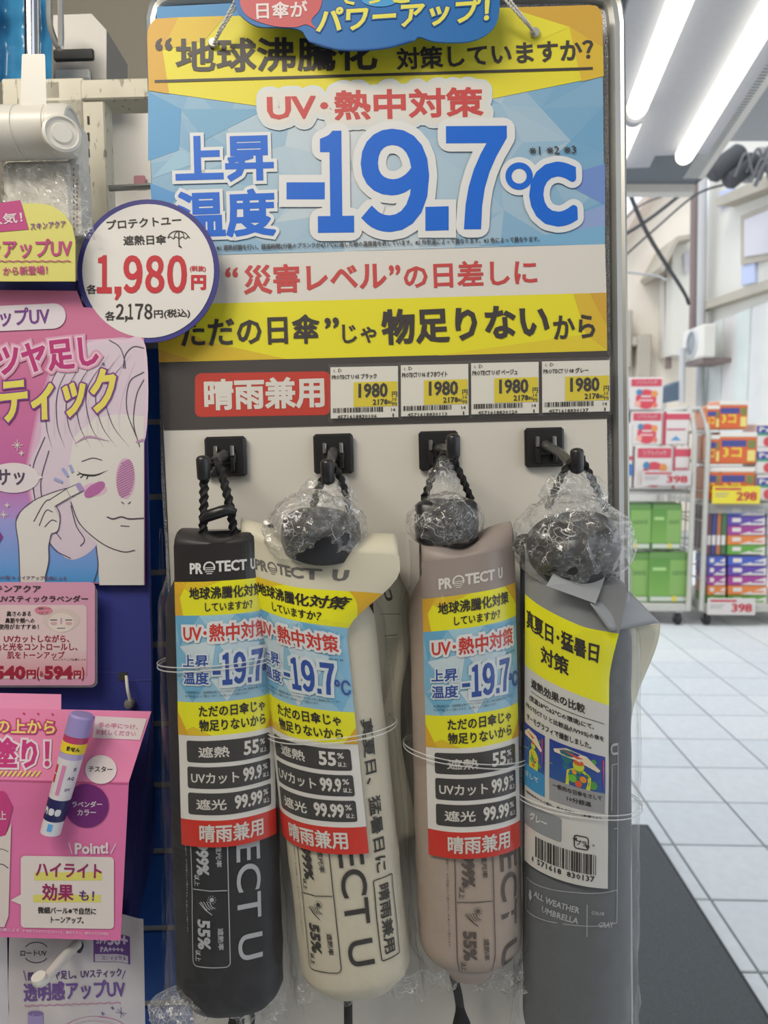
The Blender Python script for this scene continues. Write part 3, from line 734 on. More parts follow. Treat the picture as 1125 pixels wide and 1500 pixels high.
# blue facet pattern
rf = random.Random(11); nx, ny = 10, 5
def gp(i, j):
    u = i/nx; v = j/ny
    y = (128 + (108-128)*u)*(1-v) + (376+(358-376)*u)*v
    xl, xr = sx(y, 0), sx(y, 1)
    x = xl+(xr-xl)*u
    if 0 < i < nx: x += rf.uniform(-26, 26)
    if 0 < j < ny: y += rf.uniform(-17, 17)
    return (x, y)
G_ = [[gp(i, j) for i in range(nx+1)] for j in range(ny+1)]
for j in range(ny):
    for i in range(nx):
        a, b, c, d = G_[j][i], G_[j][i+1], G_[j+1][i+1], G_[j+1][i]
        for tri in (((a, b, c), (a, c, d)) if rf.random() < .5 else ((a, b, d), (b, c, d))):
            cx = sum(p[0] for p in tri)/3; cy = sum(p[1] for p in tri)/3
            k = min(1, abs(cx-540)/340)**1.3*.75+min(1, abs(cy-255)/130)*.18 + rf.uniform(-.12, .28)
            k = max(0, min(1, k)); c0 = (202, 208, 212); c1 = (112, 160, 196)
            pr.poly(tri, C(*[c0[q]*(1-k)+c1[q]*k for q in range(3)]), 1)
for tri, c in ((((217, 134), (265, 160), (262, 220), (217, 236)), (92, 152, 198)), (((265, 160), (390, 160), (300, 205)), (116, 164, 196)), (((812, 262), (886, 240), (886, 300)), (110, 140, 200)), (((800, 330), (886, 300), (886, 340), (840, 362)), (140, 160, 206)), (((262, 220), (300, 235), (222, 262)), (150, 186, 208)), (((700, 360), (886, 330), (886, 359)), (120, 170, 205)), (((220, 268), (262, 285), (225, 330)), (90, 150, 205))):
    pr.poly(tri, C(*c), 2)
# yellow top band
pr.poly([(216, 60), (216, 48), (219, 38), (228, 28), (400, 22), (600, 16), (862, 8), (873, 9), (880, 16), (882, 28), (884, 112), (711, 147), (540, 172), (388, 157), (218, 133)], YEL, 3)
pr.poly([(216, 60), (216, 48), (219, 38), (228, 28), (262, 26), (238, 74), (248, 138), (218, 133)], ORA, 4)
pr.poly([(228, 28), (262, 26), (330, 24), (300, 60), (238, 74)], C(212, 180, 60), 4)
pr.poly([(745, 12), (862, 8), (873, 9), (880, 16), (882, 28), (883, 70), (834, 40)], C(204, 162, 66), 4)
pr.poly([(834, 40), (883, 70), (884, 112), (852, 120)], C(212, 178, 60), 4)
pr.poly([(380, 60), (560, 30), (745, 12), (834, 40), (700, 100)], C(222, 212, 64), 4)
pr.text('“', 228, 76, 253, 75, 19, DK, 2, 6); pr.text('地球沸騰化', 258, 107, 553, 104, 50, DK, 1.4, 6)
pr.text('対策していますか？', 582, 104, 870, 89, 33, DK, .9, 6)
pr.line([(227, 120), (868, 101)], 4, DK, 6)
pr.text('UV･熱中対策', 392, 180, 708, 172, 44, REDT, 3.0, 9, outline=7, ocol=WHITE, o2=17, o2col=C(206, 212, 214))
pr.text('上昇', 258, 269, 402, 265, 68, BLUE, 4, 9, outline=5, ocol=C(214, 216, 218)); pr.text('温度', 259, 351, 405, 346, 70, BLUE, 4, 9, outline=5, ocol=C(214, 216, 218))
pr.rect(420, 268, 476, 293, BLUE, 9)
for ch, xa_, xb_, yb_, hh in (('１', 466, 519, 342, 149), ('９', 529, 629, 341, 151), ('７', 654, 743, 337, 151)):
    pr.text(ch, xa_, yb_, xb_, yb_-.6, hh, BLUE, 6.5, 10, outline=12, ocol=C(216, 216, 216), res=5)
pr.poly([(623, 304), (657, 303), (657, 338), (623, 339)], BLUE, 10); pr.poly([(612, 293), (668, 293), (668, 349), (612, 349)], C(216, 216, 216), 8.6)
pr.rect(409, 257, 486, 304, C(216, 216, 216), 8.6)
def ring(cx, cy, r1, r2, col, layer, a0=0, a1=360, ry=1):
    n = 40; V = []
    for k in range(n+1):
        an = radians(a0+(a1-a0)*k/n); V += [(cx+r1*cos(an), cy+r1*ry*sin(an)), (cx+r2*cos(an), cy+r2*ry*sin(an))]
    pr.put(V, [(2*i, 2*i+1, 2*i+3, 2*i+2) for i in range(n)], col, layer)
pr.circle(760, 259, 28, C(216, 216, 218), 8); ring(760, 259, 11, 20, BLUE, 10)
pr.text('C', 776, 334, 846, 332, 95, BLUE, 5.5, 10, outline=9, ocol=C(214, 216, 220), res=4)
pr.text('※1 ※2 ※3', 775, 228, 844, 226, 12, DK, .2, 9, res=1)
pr.text('※1 遮熱試験を行い、経過時間2分後のブランクが47.1℃に達した時の温度差を表しています。※2 外気温によって異なります。※3 色によって異なります。', 318, 368, 790, 355, 8.5, DK, .15, 9, res=1)
# white band
pr.poly([(226, 377), (886, 358), (888, 429), (230, 447)], WHITE, 4)
pr.text('“', 330, 407, 349, 407, 15, REDT, 1.5, 6); pr.text('災害レベル', 358, 432, 567, 425, 43, REDT, 1.2, 6); pr.text('”', 570, 404, 587, 403, 15, REDT, 1.5, 6); pr.text('の日差しに', 592, 424, 787, 417, 38, REDT, 1.0, 6)
# second yellow band
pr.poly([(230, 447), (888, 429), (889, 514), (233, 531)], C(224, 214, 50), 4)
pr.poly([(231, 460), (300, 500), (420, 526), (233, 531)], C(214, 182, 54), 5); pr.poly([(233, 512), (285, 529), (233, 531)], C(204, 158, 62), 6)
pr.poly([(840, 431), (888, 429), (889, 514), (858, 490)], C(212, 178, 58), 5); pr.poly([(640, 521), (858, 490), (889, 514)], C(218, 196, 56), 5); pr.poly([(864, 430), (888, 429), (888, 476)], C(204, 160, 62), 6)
pr.text('ただの日傘', 266, 510, 469, 503, 43, DK, 1, 8); pr.text('”', 476, 482, 497, 481, 16, DK, 1.2, 8); pr.text('じゃ', 502, 504, 552, 502, 28, DK, 1, 8)
pr.text('物足りない', 560, 506, 805, 495, 52, DK, 2.6, 8); pr.text('から', 811, 498, 872, 495, 35, DK, 1, 8)
# dark band
pr.poly([(233, 531), (889, 514), (890, 613), (240, 630)], C(74, 69, 68), 4)
pr.poly(rr(286, 547, 484, 611, 9, -3), C(190, 66, 56), 5); pr.text('晴雨兼用', 300, 602, 476, 597, 46, WHITE, 1.6, 7)
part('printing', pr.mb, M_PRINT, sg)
# screws, holes with string
for (hx, hy, tx, ty) in ((313, 64, 352, -6), (783, 49, 738, -6)):
    mb = MB(); mb.lathe(P(hx, hy, .001), (0, 0, 1), [(0, .0026), (.0012, .0034), (.0022, .0028), (.0024, .001)], 18); part('eyelet', mb, mat('eyelet_grey', (176, 172, 160), .4, metal=.4), sg, smooth=40)
    for k in (-1, 1):
        mb = MB(); pts = [P(hx, hy, .003), P(hx+(tx-hx)*.3+k*1.5, hy+(ty-hy)*.33, .012), P(tx+k*4, ty, .018)]
        mb.tube(cr(pts, 10), .0009, 8, lobes=3, twist=900); part('string', mb, M_STRING, sg)

# price labels in clear tape
def tag_label(x, y, name_, code, label):
    sk = -1.6
    t = thing('price_label', label, 'price label', P(x+50, y+75, .001), 'b')
    mb = card([(x, y+2), (x+99, y), (x+99.5, y+75), (x+.5, y+77)], .0026, .0005, C(226, 222, 212)); part('paper', mb, M_PRINT, t)
    p = Print(lambda a, b: P(x+a, y+b-.026*a+2, .0027))
    p.text('i. D', 5, 7.5, 17, 7.5, 5, INK, 0, 2, res=1); p.text(name_, 2, 18.5, 2+66, 18.5, 8, INK, .25, 2, res=1)
    p.rect(34, 23, 98, 59, C(222, 202, 44), 1); p.text('1980', 41, 46, 84, 46, 21, INK, .9, 3); p.text('円', 90, 46, 98, 46, 8, INK, .2, 3, res=1)
    p.text('2178', 62, 57, 84, 57, 8.5, INK, .4, 3, res=1); p.text('税込', 84, 56, 91, 56, 5, INK, .1, 3, res=1); p.text('10', 91, 52, 97, 52, 5, INK, .1, 3, res=1); p.text('円', 91, 59, 97, 59, 5, INK, .1, 3, res=1)
    p.bars(4, 60, 76, 67, INK, 2, 40, int(code) % 97); p.text(code, 10, 75.5, 68, 75.5, 5, INK, .15, 2, res=1); p.text('14', 89, 67, 95, 67, 5, INK, .1, 2, res=1); p.text('1', 91, 75, 93, 75, 5, INK, .1, 2, res=1)
    part('printing', p.mb, M_PRINT, t)
    mb = MB(); mb.grid(lambda u, v: P(x-3+107*u, y-4+(-.026*107*u)+2+84*v, .0034), 1, 1); part('clear_tape', mb, plastic('tape', gloss=.12, milk=.04, bump=.1), t)
tag_label(484, 536, 'PROTECT U 05 ブラック', '4571618830106', 'price label with black code 05, leftmost of four under the yellow band')
tag_label(587, 533, 'PROTECT U 06 オフホワイト', '4571618830113', 'price label for off white code 06, second from left')
tag_label(690, 530, 'PROTECT U 07 ベージュ', '4571618830120', 'price label for beige code 07, third from left')
tag_label(794, 527.5, 'PROTECT U 08 グレー', '4571618830137', 'price label for grey code 08, rightmost of four')

# speech balloon hanging over the top
bal = thing('balloon_sign', 'blue cloud shaped card with red bubble and yellow lettering at the top', 'sign', P(540, 0, .016), 'b')
bo = cr([(338, -40), (343, 0), (352, 22), (376, 38), (410, 40), (440, 44), (456, 62), (500, 73), (560, 71), (604, 60), (614, 54), (640, 61), (690, 60), (722, 42), (732, 10), (728, -40)], 6)
mb = card([(p[0], p[1]) for p in bo], .018, .0012, C(36, 104, 170)); part('card', mb, M_PRINT, bal)
p = Print(lambda x, y: P(x, y, .0182))
p.poly([(q[0], q[1]) for q in cr([(352, -30), (352, 6), (366, 26), (400, 38), (432, 40), (448, 36), (463, 42), (456, 30), (470, 10), (474, -30)], 6)], C(190, 88, 92), 1)
p.line([(452, 60), (500, 72), (560, 70), (604, 59)], 2, C(20, 80, 150), 1, 6)
p.text('日傘が', 376, 29, 451, 26, 25, C(220, 206, 206), 1.2, 3); p.text('パワーアップ！', 463, 50, 716, 33, 38, C(220, 212, 90), 2.6, 3, slant=.12, outline=1.6, ocol=C(26, 84, 150))
p.text('でっと', 490, 9, 600, 5, 30, C(220, 212, 90), 2, 3); p.circle(556, 0, 26, C(70, 150, 205), 2, ry=10)
part('printing', p.mb, M_PRINT, bal)

# round price card
rp = thing('round_price_card', 'round white price card with blue rim reading 1,980 yen', 'price card', P(217, 397, .015), 'b')
mb = card([(217+104*cos(2*pi*k/64), 397+105*sin(2*pi*k/64)) for k in range(64)], .017, .0012, C(58, 56, 128)); part('card', mb, M_PRINT, rp)
p = Print(lambda x, y: P(x, y, .0172))
p.circle(217, 397, 96.5, C(218, 214, 210), 1, n=64, ry=98)
p.text('プロテクトユー', 157, 337, 266, 329, 14, INK, .7, 3); p.text('遮熱日傘', 181, 360, 244, 358, 14.5, INK, .8, 3)
p.line([(246, 349), (249, 343), (256, 339), (264, 339), (272, 342), (278, 349)], 1.4, INK, 3, 5)
p.line([(246, 349), (250, 347), (254, 350), (258, 347), (263, 350), (267, 347), (272, 350), (275, 347), (278, 349)], 1.2, INK, 3, 3)
p.line([(262, 338), (262.5, 362)], 1.6, INK, 3); p.line([(255, 349), (257, 342), (262, 339), (268, 342), (270, 349)], 1, INK, 3, 4); p.line([(262.5, 360), (266, 363)], 2, INK, 3)
for ch, xa_, xb_ in (('１', 142, 164), ('９', 181, 209), ('８', 213, 241), ('０', 245, 274)): p.text(ch, xa_, 430, xb_, 430, 56, C(190, 48, 58), 3.4, 3, res=4)
p.poly([(168, 420), (178, 420), (178, 431), (172, 440), (168, 439), (171, 431), (168, 430)], C(190, 48, 58), 3); p.text('各', 127, 431, 142, 431, 14, INK, .8, 3); p.text('(税抜)', 278, 399, 302, 399, 9.5, C(190, 48, 58), .5, 3, res=1); p.text('円', 280, 425, 302, 425, 22, C(190, 48, 58), 1.2, 3)
p.text('各', 154, 470, 169, 470, 14, INK, .8, 3)
for ch, xa_, xb_ in (('２', 170, 182), ('１', 187.5, 195), ('７', 198, 210), ('８', 211.5, 223.5)): p.text(ch, xa_, 468, xb_, 468, 23, INK, 1.5, 3)
p.poly([(183.5, 463), (187, 463), (187, 468), (184.5, 472), (183, 472), (184.5, 468), (183.5, 468)], INK, 3)
p.text('円(税込)', 226, 468, 279, 466, 14, INK, .8, 3)
part('printing', p.mb, M_PRINT, rp)

# ================================================================== HOOKS
HK = [((303, 639, 361, 699), (298, 686)), ((461, 635, 517, 695), (480, 691)), ((614, 631, 670, 690), (664, 654)), ((768, 626, 824, 685), (845, 675))]
LB = ['leftmost, under the red strip', 'second from left, holding the off white umbrella', 'third from left, holding the beige umbrella', 'rightmost, holding the grey umbrella']
for (x0, y0, x1, y1), (tx, ty) in HK:
    i = HK.index(((x0, y0, x1, y1), (tx, ty)))
    h = thing('hook', 'black square adhesive hook, '+LB[i], 'hook', P((x0+x1)/2, (y0+y1)/2, .001), 'b')
    a = P(x0, y1, .001); b = P(x1, y0, .001)
    mb = MB(); mb.box((a.x, a.y, .0003), (b.x, b.y, .006), bev=.0016); part('base_plate', mb, M_BLACKP, h)
    cx, cy = (a.x+b.x)/2, (a.y+b.y)/2+.001
    mb = MB(); mb.box((cx-.0075, cy-.006, .006), (cx+.0075, cy+.002, .009), bev=.001); part('bracket', mb, M_BLACKP, h)
    for s in (-1, 1):
        mb = MB(); mb.box((cx+s*.0055-.0012, cy-.001, .006), (cx+s*.0055+.0012, cy+.006, .0105), bev=.0005); part('metal_tab', mb, M_STEEL, h)
        mb = MB(); mb.box((cx+s*.0055-.0015, cy-.011, .006), (cx+s*.0055+.0015, cy-.002, .0105), bev=.0005); part('side_rib', mb, M_BLACKP, h)
    T = P(tx, ty, .058); root = Vector((cx, cy, .008))
    mid = (root+T)/2+Vector((0, -.0005, 0))
    pts = cr([root, mid, T+Vector((0, -.003, -.006)), T+Vector((0, -.004, 0))], 6)
    mb = MB(); mb.tube(pts, [.0036-.0016*k/(len(pts)-1) for k in range(len(pts))], 8); part('arm', mb, M_DKCLEAR, h, 'translucent dark arm', smooth=50)
    mb = MB(); r = .0041; L = .0078
    ax = Vector((0, 1, .12)).normalized(); prof = [(-L-.0005, .0002)]+[(-L+r*(1-cos(t))*.55, r*sin(t)) for t in (.5, 1.0, pi/2)]+[(L-r*(1-cos(t))*.55, r*sin(t)) for t in (pi/2, 1.0, .5)]+[(L, .0002)]
    mb.lathe(T, ax, prof, 16); part('tip', mb, M_BLACKP, h, smooth=60)
# ================================================================== UMBRELLAS
def sm(a, b, x):
    t = max(0, min(1, (x-a)/(b-a))); return t*t*(3-2*t)
def rope(pts, r, nm, par, label=None):
    mb = MB(); mb.tube(cr(pts, 10), r, 12, lobes=3, twist=420); return part(nm, mb, M_CORD, par, label, smooth=50)
def crinkle(c, rad, seed, amp=.25, sub=5, ax=None, freq=60):
    import bmesh
    bm = bmesh.new(); bmesh.ops.create_icosphere(bm, subdivisions=sub, radius=1); o = Vector((seed*3.1, seed*1.7, seed))
    mb = MB(); vs = []
    for v in bm.verts:
        d = v.co.normalized(); q = Vector((d.x*rad[0], d.y*rad[1], d.z*rad[2]))
        n1 = 1-2*abs(noise.noise(q*freq+o)); n2 = 1-2*abs(noise.noise(q*freq*2.3+o*2)); n3 = noise.noise(q*freq*.5+o)
        n4 = 1-2*abs(noise.noise(q*freq*5+o)); k = 1+amp*(.4*n1+.32*n2+.12*n4+.5*n3)
        vs.append(Vector(c)+q*k)
    mb.add(vs, [tuple(x.index for x in f.verts) for f in bm.faces]); bm.free(); return mb
class Umb:
    def __init__(s, top, bot, R, wc, rn, hdr_y, lab_y, name_label, cloth, header, ink, th_c=0, sh=(0, 0), labW=170, lobes=5, seed=1, col_print=None):
        s.A = P(*top, wc); s.B = P(*bot, wc); s.e = (s.B-s.A); s.L = s.e.length; s.e = s.e.normalized()
        s.s = Vector((-s.e.y, s.e.x, 0)); s.n = Vector((0, 0, 1)); s.R = R*.00042; s.rn = rn; s.wc = wc; s.seed = seed; s.lobes = lobes
        s.k = .000385; wfr = wc+rn
        s.l0 = (P(top[0], lab_y, wfr)-s.A).dot(s.e); s.th = th_c; s.sh = sh
        s.t = thing('folding_umbrella', name_label, 'umbrella', s.B, 'b', 'packaged folding umbrellas')
        s.Rc = s.R+.0022; s.rc = s.rn+.0022
    def prof(s, l):
        t = l/s.L
        a = .62+.38*sm(0, .13, t); b = 1-s.tap*sm(1-s.tapl, 1.0, t)**1.6
        return a*b
    def pt(s, th, l, ex=0, wob=1):
        pf = s.prof(l); w = 1+wob*(.018*sin(s.lobes*th+s.seed+l*9)+.02*noise.noise(Vector((th*1.2, l*22, s.seed*5)))+.016*noise.noise(Vector((th*3.5, l*70, s.seed*9))))
        return s.A+s.e*l+s.s*((s.R*pf*w+ex)*sin(th))+s.n*((s.rn*pf*w+ex)*cos(th))
    def body(s, m):
        mb = MB(); N = 64; J = 60
        rings = [[s.pt(2*pi*k/N, s.L*j/J) for k in range(N)] for j in range(J+1)]
        mb.loft([[s.A+(p-s.A)*.3+s.e*0 for p in rings[0]]]+rings+[[s.B+(p-s.B)*.55+s.e*.003 for p in rings[-1]]])
        return part('sleeve', mb, m, s.t, smooth=60)
    def bodyF(s, X, Y):
        th = s.th0b+(X-85)*s.k/s.R; l = s.l0+(Y)*s.k
        p = s.pt(th, l, .0004); nn = (s.s*sin(th)/s.R+s.n*cos(th)/s.rn).normalized(); return (p, nn)
    def labF(s, X, Y):
        shr = s.sh[0]+(s.sh[1]-s.sh[0])*sm(0, 400, Y)
        th = s.th+(X-85)*s.k/s.Rc; l = s.l0+(Y+shr*(X-85))*s.k
        th2 = th
        dx = s.s*(s.Rc*sin(th2)); dn = s.n*(s.rc*cos(th2))
        w = .0011*noise.noise(Vector((X*.018, Y*.012, s.seed)))*(sm(430, 200, Y)*.5+.5)
        fl = getattr(s, 'flare', None)
        p = s.A+s.e*l+dx+dn+s.n*w
        if fl: p += fl(X, Y)
        nn = (s.s*sin(th)/s.Rc+s.n*cos(th)/s.rc).normalized(); return (p, nn)
    def labP(s, X, Y):
        a, b = s.labF(X, Y); return (a+b*.0003, b)
    def sheet(s, col, back=True, W=170, H=413, top=-58, arch=22, X0=0, backW=None):
        mb = MB(); nx = 28; rows = []
        ys = [H-(H-top)*j/40 for j in range(41)]
        for y in ys: rows.append([s.labF(X0+W*i/nx, y)[0] for i in range(nx+1)])
        na = 10
        for j in range(1, na+1):
            ph = pi*j/na; r = []
            for i in range(nx+1):
                X = X0+W*i/nx; f, nn = s.labF(X, top); d = f-s.A; wv = d.z
                notch = 1-.75*math.exp(-((X-X0-W*s.nx)/(W*.2))**2)
                r.append(f+s.n*(wv*(cos(ph)-1)*1.0)-s.e*(arch*s.k*sin(ph)*notch))
            rows.append(r)
        if back:
            last = rows[-1]; 
            for j in range(1, 22):
                rows.append([p+s.e*(s.k*(s.backH*j/21))+s.s*(s.backS*j/21*(i/nx)) - s.n*.0 for i, p in enumerate(last)])
        vs = [p for r in rows for p in r]; n = nx+1
        fs = [(j*n+i, j*n+i+1, (j+1)*n+i+1, (j+1)*n+i) for j in range(len(rows)-1) for i in range(nx)]
        mb.add(vs, fs, col); o = part('header_card', mb, M_PRINT, s.t, smooth=50)
        md = o.modifiers.new('thickness', 'SOLIDIFY'); md.thickness = .0004; md.offset = 0
        return o
    backH = 330; backS = .006; nx = .5; tap = .3; tapl = .05
    def film(s, seam=1, ext=12, seed=1, flare=1.0):
        mb = MB(); N = 72; J = 70; lo = -.03*s.L; hi = s.L+.006
        rings = []
        for j in range(J+1):
            l = lo+(hi-lo)*j/J; row = []
            for k in range(N):
                th = 2*pi*k/N; q = Vector((cos(th)*2.2, sin(th)*2.2, l*28)); nz = abs(noise.noise(q+Vector((seed*7, 0, 0))))*.004+abs(noise.noise(q*2.4+Vector((0, seed*5, 0))))*.002
                row.append(s.pt(th, min(max(l, .07*s.L), s.L*.955), .0042+nz*(.5+.9*sm(.75*s.L, s.L, l)), 0)+s.e*(l-min(max(l, .07*s.L), s.L*.955)))
            rings.append(row)
        mb.loft(rings, caps=False)
        # welded end below the umbrella
        o = part('film_bag', mb, M_CLEAR, s.t, 'clear plastic bag', smooth=80)
        mb = MB()
        def fin(u, v):
            l = s.L*(.9+.1*0)+.0; x = (u-.5)*2.15*s.R
            zz = .008*noise.noise(Vector((u*9, v*3, seed*3)))+.003*noise.noise(Vector((u*25, v*9, seed)))
            low = s.L-.006+.017*v*flare*(.75+.5*noise.noise(Vector((u*4, seed, 0))))
            return s.A+s.e*low+s.s*x*(1+.02*v)+s.n*(s.rn*.2+zz*(.4+v))
        mb.grid(fin, 40, 10); part('bag_end', mb, M_CRINKLE, s.t, 'crinkled clear end of the bag')
        return o
    def seamfin(s, side, w0, w1, l0, l1, seed):
        mb = MB()
        def f(u, v):
            l = (l0+(l1-l0)*v)*s.L; b = s.pt(side*pi/2, max(.1*s.L, min(l, .93*s.L)), .003, 0)+s.e*(l-max(.1*s.L, min(l, .93*s.L)))
            return b+s.s*(side*u*(w0+(w1-w0)*v)*(.8+.4*noise.noise(Vector((v*8, seed, 0)))))+s.n*(.003*noise.noise(Vector((u*3, v*16, seed)))*(1+u))
        mb.grid(f, 6, 60); part('bag_seam', mb, M_CLEAR, s.t)
    def band(s, Y, tiltk, Y2=None):
        mb = MB()
        for d in ((0, 7) if Y2 is None else (0, Y2)):
            pts = []
            for k in range(48):
                th = 2*pi*k/48; l = s.l0+(Y+d*(.5+.5*sin(th*1.3+.7)))*s.k+tiltk*sin(th)*.01
                pts.append(s.A+s.e*l+s.s*((s.Rc+.0042)*sin(th))+s.n*((s.rc+.0022)*cos(th)))
            mb.tube(pts, .0004, 6, closed=True)
        part('elastic_band', mb, plastic('clear_elastic', gloss=.5, milk=.35, bump=.1), s.t, 'clear elastic band')

def label_print(s, hdr_ink, head):
    p = Print(s.labP, .00012)
    N = 26
    # header
    p.rect(0, -57, 170, 0, head, 2, nx=N, ny=5)
    lw = 1.6
    p.text('PR', 31, -12, 52, -12, 17, hdr_ink, .8, 4); p.text('TECT', 72, -14, 120, -14, 17, hdr_ink, .8, 4); p.text('U', 126, -14, 135, -14, 17, hdr_ink, .8, 4)
    p.line([(62+8*cos(radians(a)), -21+8.5*sin(radians(a))) for a in range(-200, 21, 20)], 2.4, hdr_ink, 4)
    for k, w in ((0, 9), (1, 8), (2, 6.5), (3, 4)): p.line([(62-w, -21+k*3), (62, -21+k*3), (62+w, -21+k*3)], 1.2, hdr_ink, 4)
    # yellow 1
    p.rect(0, 0, 170, 52, C(230, 226, 40), 2, nx=N, ny=4)
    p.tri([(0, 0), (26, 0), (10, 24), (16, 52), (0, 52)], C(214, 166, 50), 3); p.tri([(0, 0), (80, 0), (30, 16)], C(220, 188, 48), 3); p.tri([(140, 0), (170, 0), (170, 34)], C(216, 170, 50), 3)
    p.text('地球沸騰化対策', 29, 27, 147, 27, 19, INK, .7, 5); p.text('していますか？', 54, 46, 128, 46, 13.5, INK, .4, 5)
    # blue
    p.rect(0, 52, 170, 186, C(132, 184, 212), 2, C(150, 190, 212), nx=N, ny=8)
    for tri, c in ((((0, 52), (44, 52), (8, 100)), (104, 168, 206)), (((0, 90), (30, 130), (0, 150)), (120, 176, 208)), (((44, 52), (100, 52), (70, 90)), (160, 200, 218)), (((100, 52), (170, 60), (140, 100)), (110, 172, 208)), (((8, 100), (70, 90), (60, 150)), (196, 212, 220)), (((70, 90), (140, 100), (110, 150)), (190, 210, 220)), (((60, 150), (110, 150), (84, 186)), (200, 214, 220)), (((140, 100), (170, 90), (170, 150)), (130, 182, 212)), (((110, 150), (170, 150), (150, 186)), (120, 176, 208)), (((0, 150), (60, 150), (30, 186)), (112, 172, 206))):
        p.tri(tri, C(*c), 3, 5)
    p.text('UV･熱中対策', 17, 92, 155, 92, 27, C(200, 60, 50), 1.5, 8, outline=4, ocol=C(220, 220, 222))
    NB = C(52, 82, 158)
    p.text('上昇', 15, 132, 58, 132, 20, NB, .8, 8, outline=2.5, ocol=C(206, 216, 222)); p.text('温度', 15, 158, 58, 158, 20, NB, .8, 8, outline=2.5, ocol=C(206, 216, 222))
    OC = C(208, 217, 222)
    for ch, xa, xb in (('１', 78, 93), ('９', 95, 115), ('７', 124, 145)): p.text(ch, xa, 160, xb, 160, 50, NB, 2.2, 9, outline=5, ocol=OC, res=3)
    p.rect(64, 137, 76, 143, NB, 9, nx=3); p.rect(61, 134, 79, 146, OC, 7.6, nx=3); p.rect(117, 152, 123, 160, NB, 9); p.rect(114, 148, 126, 164, OC, 7.6)
    p.text('℃', 143, 159, 167, 159, 24, NB, .5, 8)
    p.text('※1 遮熱試験を行い、経過時間2分後のブランクが47.1℃に達した時の温度差を表しています。', 18, 172, 150, 172, 4, INK, 0, 8, res=1)
    p.text('※2 外気温によって異なります。※3 色によって異なります。', 18, 178, 118, 178, 4, INK, 0, 8, res=1); p.text('※1 ※2 ※3', 140, 105, 160, 105, 4, INK, 0, 8, res=1)
    # yellow 2
    p.rect(0, 186, 170, 238, C(230, 226, 40), 2, nx=N, ny=4)
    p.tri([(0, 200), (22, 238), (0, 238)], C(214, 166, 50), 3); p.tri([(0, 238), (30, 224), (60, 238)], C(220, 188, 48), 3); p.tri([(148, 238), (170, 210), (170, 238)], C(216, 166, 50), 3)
    p.text('ただの日傘じゃ', 40, 209, 147, 209, 18, INK, .6, 5); p.text('物足りないから', 40, 231, 148, 231, 18, INK, .6, 5)
    # white with boxes
    p.rect(0, 238, 170, 371, C(220, 217, 212), 2, nx=N, ny=8)
    BX = C(66, 64, 64)
    for y0, a, ax0, ax1, b, bx0, bx1, pc in ((246, '遮熱', 38, 86, '55', 108, 134, 0), (287, 'UVカット', 24, 100, '99.9', 106, 138, 0), (328, '遮光', 32, 80, '99.99', 92, 138, 0)):
        rbox(p, 17, y0, 157, y0+34, 4, BX, 4, 16)
        p.text(a, ax0, y0+26, ax1, y0+26, 17, WHITE, .8, 6); p.text(b, bx0, y0+27, bx1, y0+27, 22, WHITE, .9, 6)
        p.text('%', bx1+2, y0+15, bx1+12, y0+15, 9, WHITE, .3, 6); p.text('以上', bx1+2, y0+28, bx1+15, y0+28, 8, WHITE, .2, 6, res=1)
    p.rect(0, 371, 170, 413, C(204, 54, 42), 2, nx=N, ny=3)
    p.text('晴雨兼用', 36, 405, 139, 405, 28, WHITE, 1.1, 5)
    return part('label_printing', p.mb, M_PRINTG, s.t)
def body_print(s, ink, th0, extra=False, op=1):
    s.th0b = th0; p = Print(s.bodyF, .00015)
    B_ = 413
    p.text('PROTECT', 101, 235, 101, 536, 40, ink, .5, 2, res=5); p.text('U', 101, 560, 101, 601, 40, ink, .5, 2, res=5)
    rbox(p, 28, 240, 88, 608, 7, ink, 2, 10, thick=1.5)
    p.line([(30, 486), (60, 486), (86, 486)], 1.5, ink, 2)
    p.text('99.999%', 38, 380, 38, 462, 21, ink, 1.2, 2); p.text('以上', 33, 462, 33, 480, 10, ink, .2, 2, res=1); p.text('遮光率', 70, 412, 70, 448, 9, ink, .3, 2, res=1)
    p.text('55%', 38, 532, 38, 580, 21, ink, 1.2, 2); p.text('以上', 33, 582, 33, 600, 10, ink, .2, 2, res=1); p.text('遮熱率', 70, 545, 70, 580, 9, ink, .3, 2, res=1)
    p.circle(62, 500, 3.4, ink, 2, n=16)
    for k in range(10):
        an = k*pi/5; p.line([(62+5*cos(an), 500+5*sin(an)), (62+7*cos(an), 500+7*sin(an))], 1.1, ink, 2)
    for k in range(4): p.line([(44+k*5, 502-k*.5+2), (48+k*4, 508), (50+k*4.4, 512), (55+k*4, 517-k)], 1.2, ink, 2, 4)
    p.line([(42, 506), (52, 516), (62, 524)], 1.4, ink, 2)
    p.text('※1 遮熱試験による数値です。※2 外気温によって異なります。※3 色によって異なります。', 14, 380, 14, 560, 4, ink, 0, 2, res=1)
    if extra:
        p.text('真夏日、猛暑日に', 158, 220, 158, 462, 22, ink, .8, 2); rbox(p, 152, 472, 190, 600, 3, ink, 2, 6, thick=1.8); p.text('晴雨兼用', 159, 482, 159, 592, 22, ink, .8, 2)
    return part('sleeve_printing', p.mb, M_PRINTF, s.t)

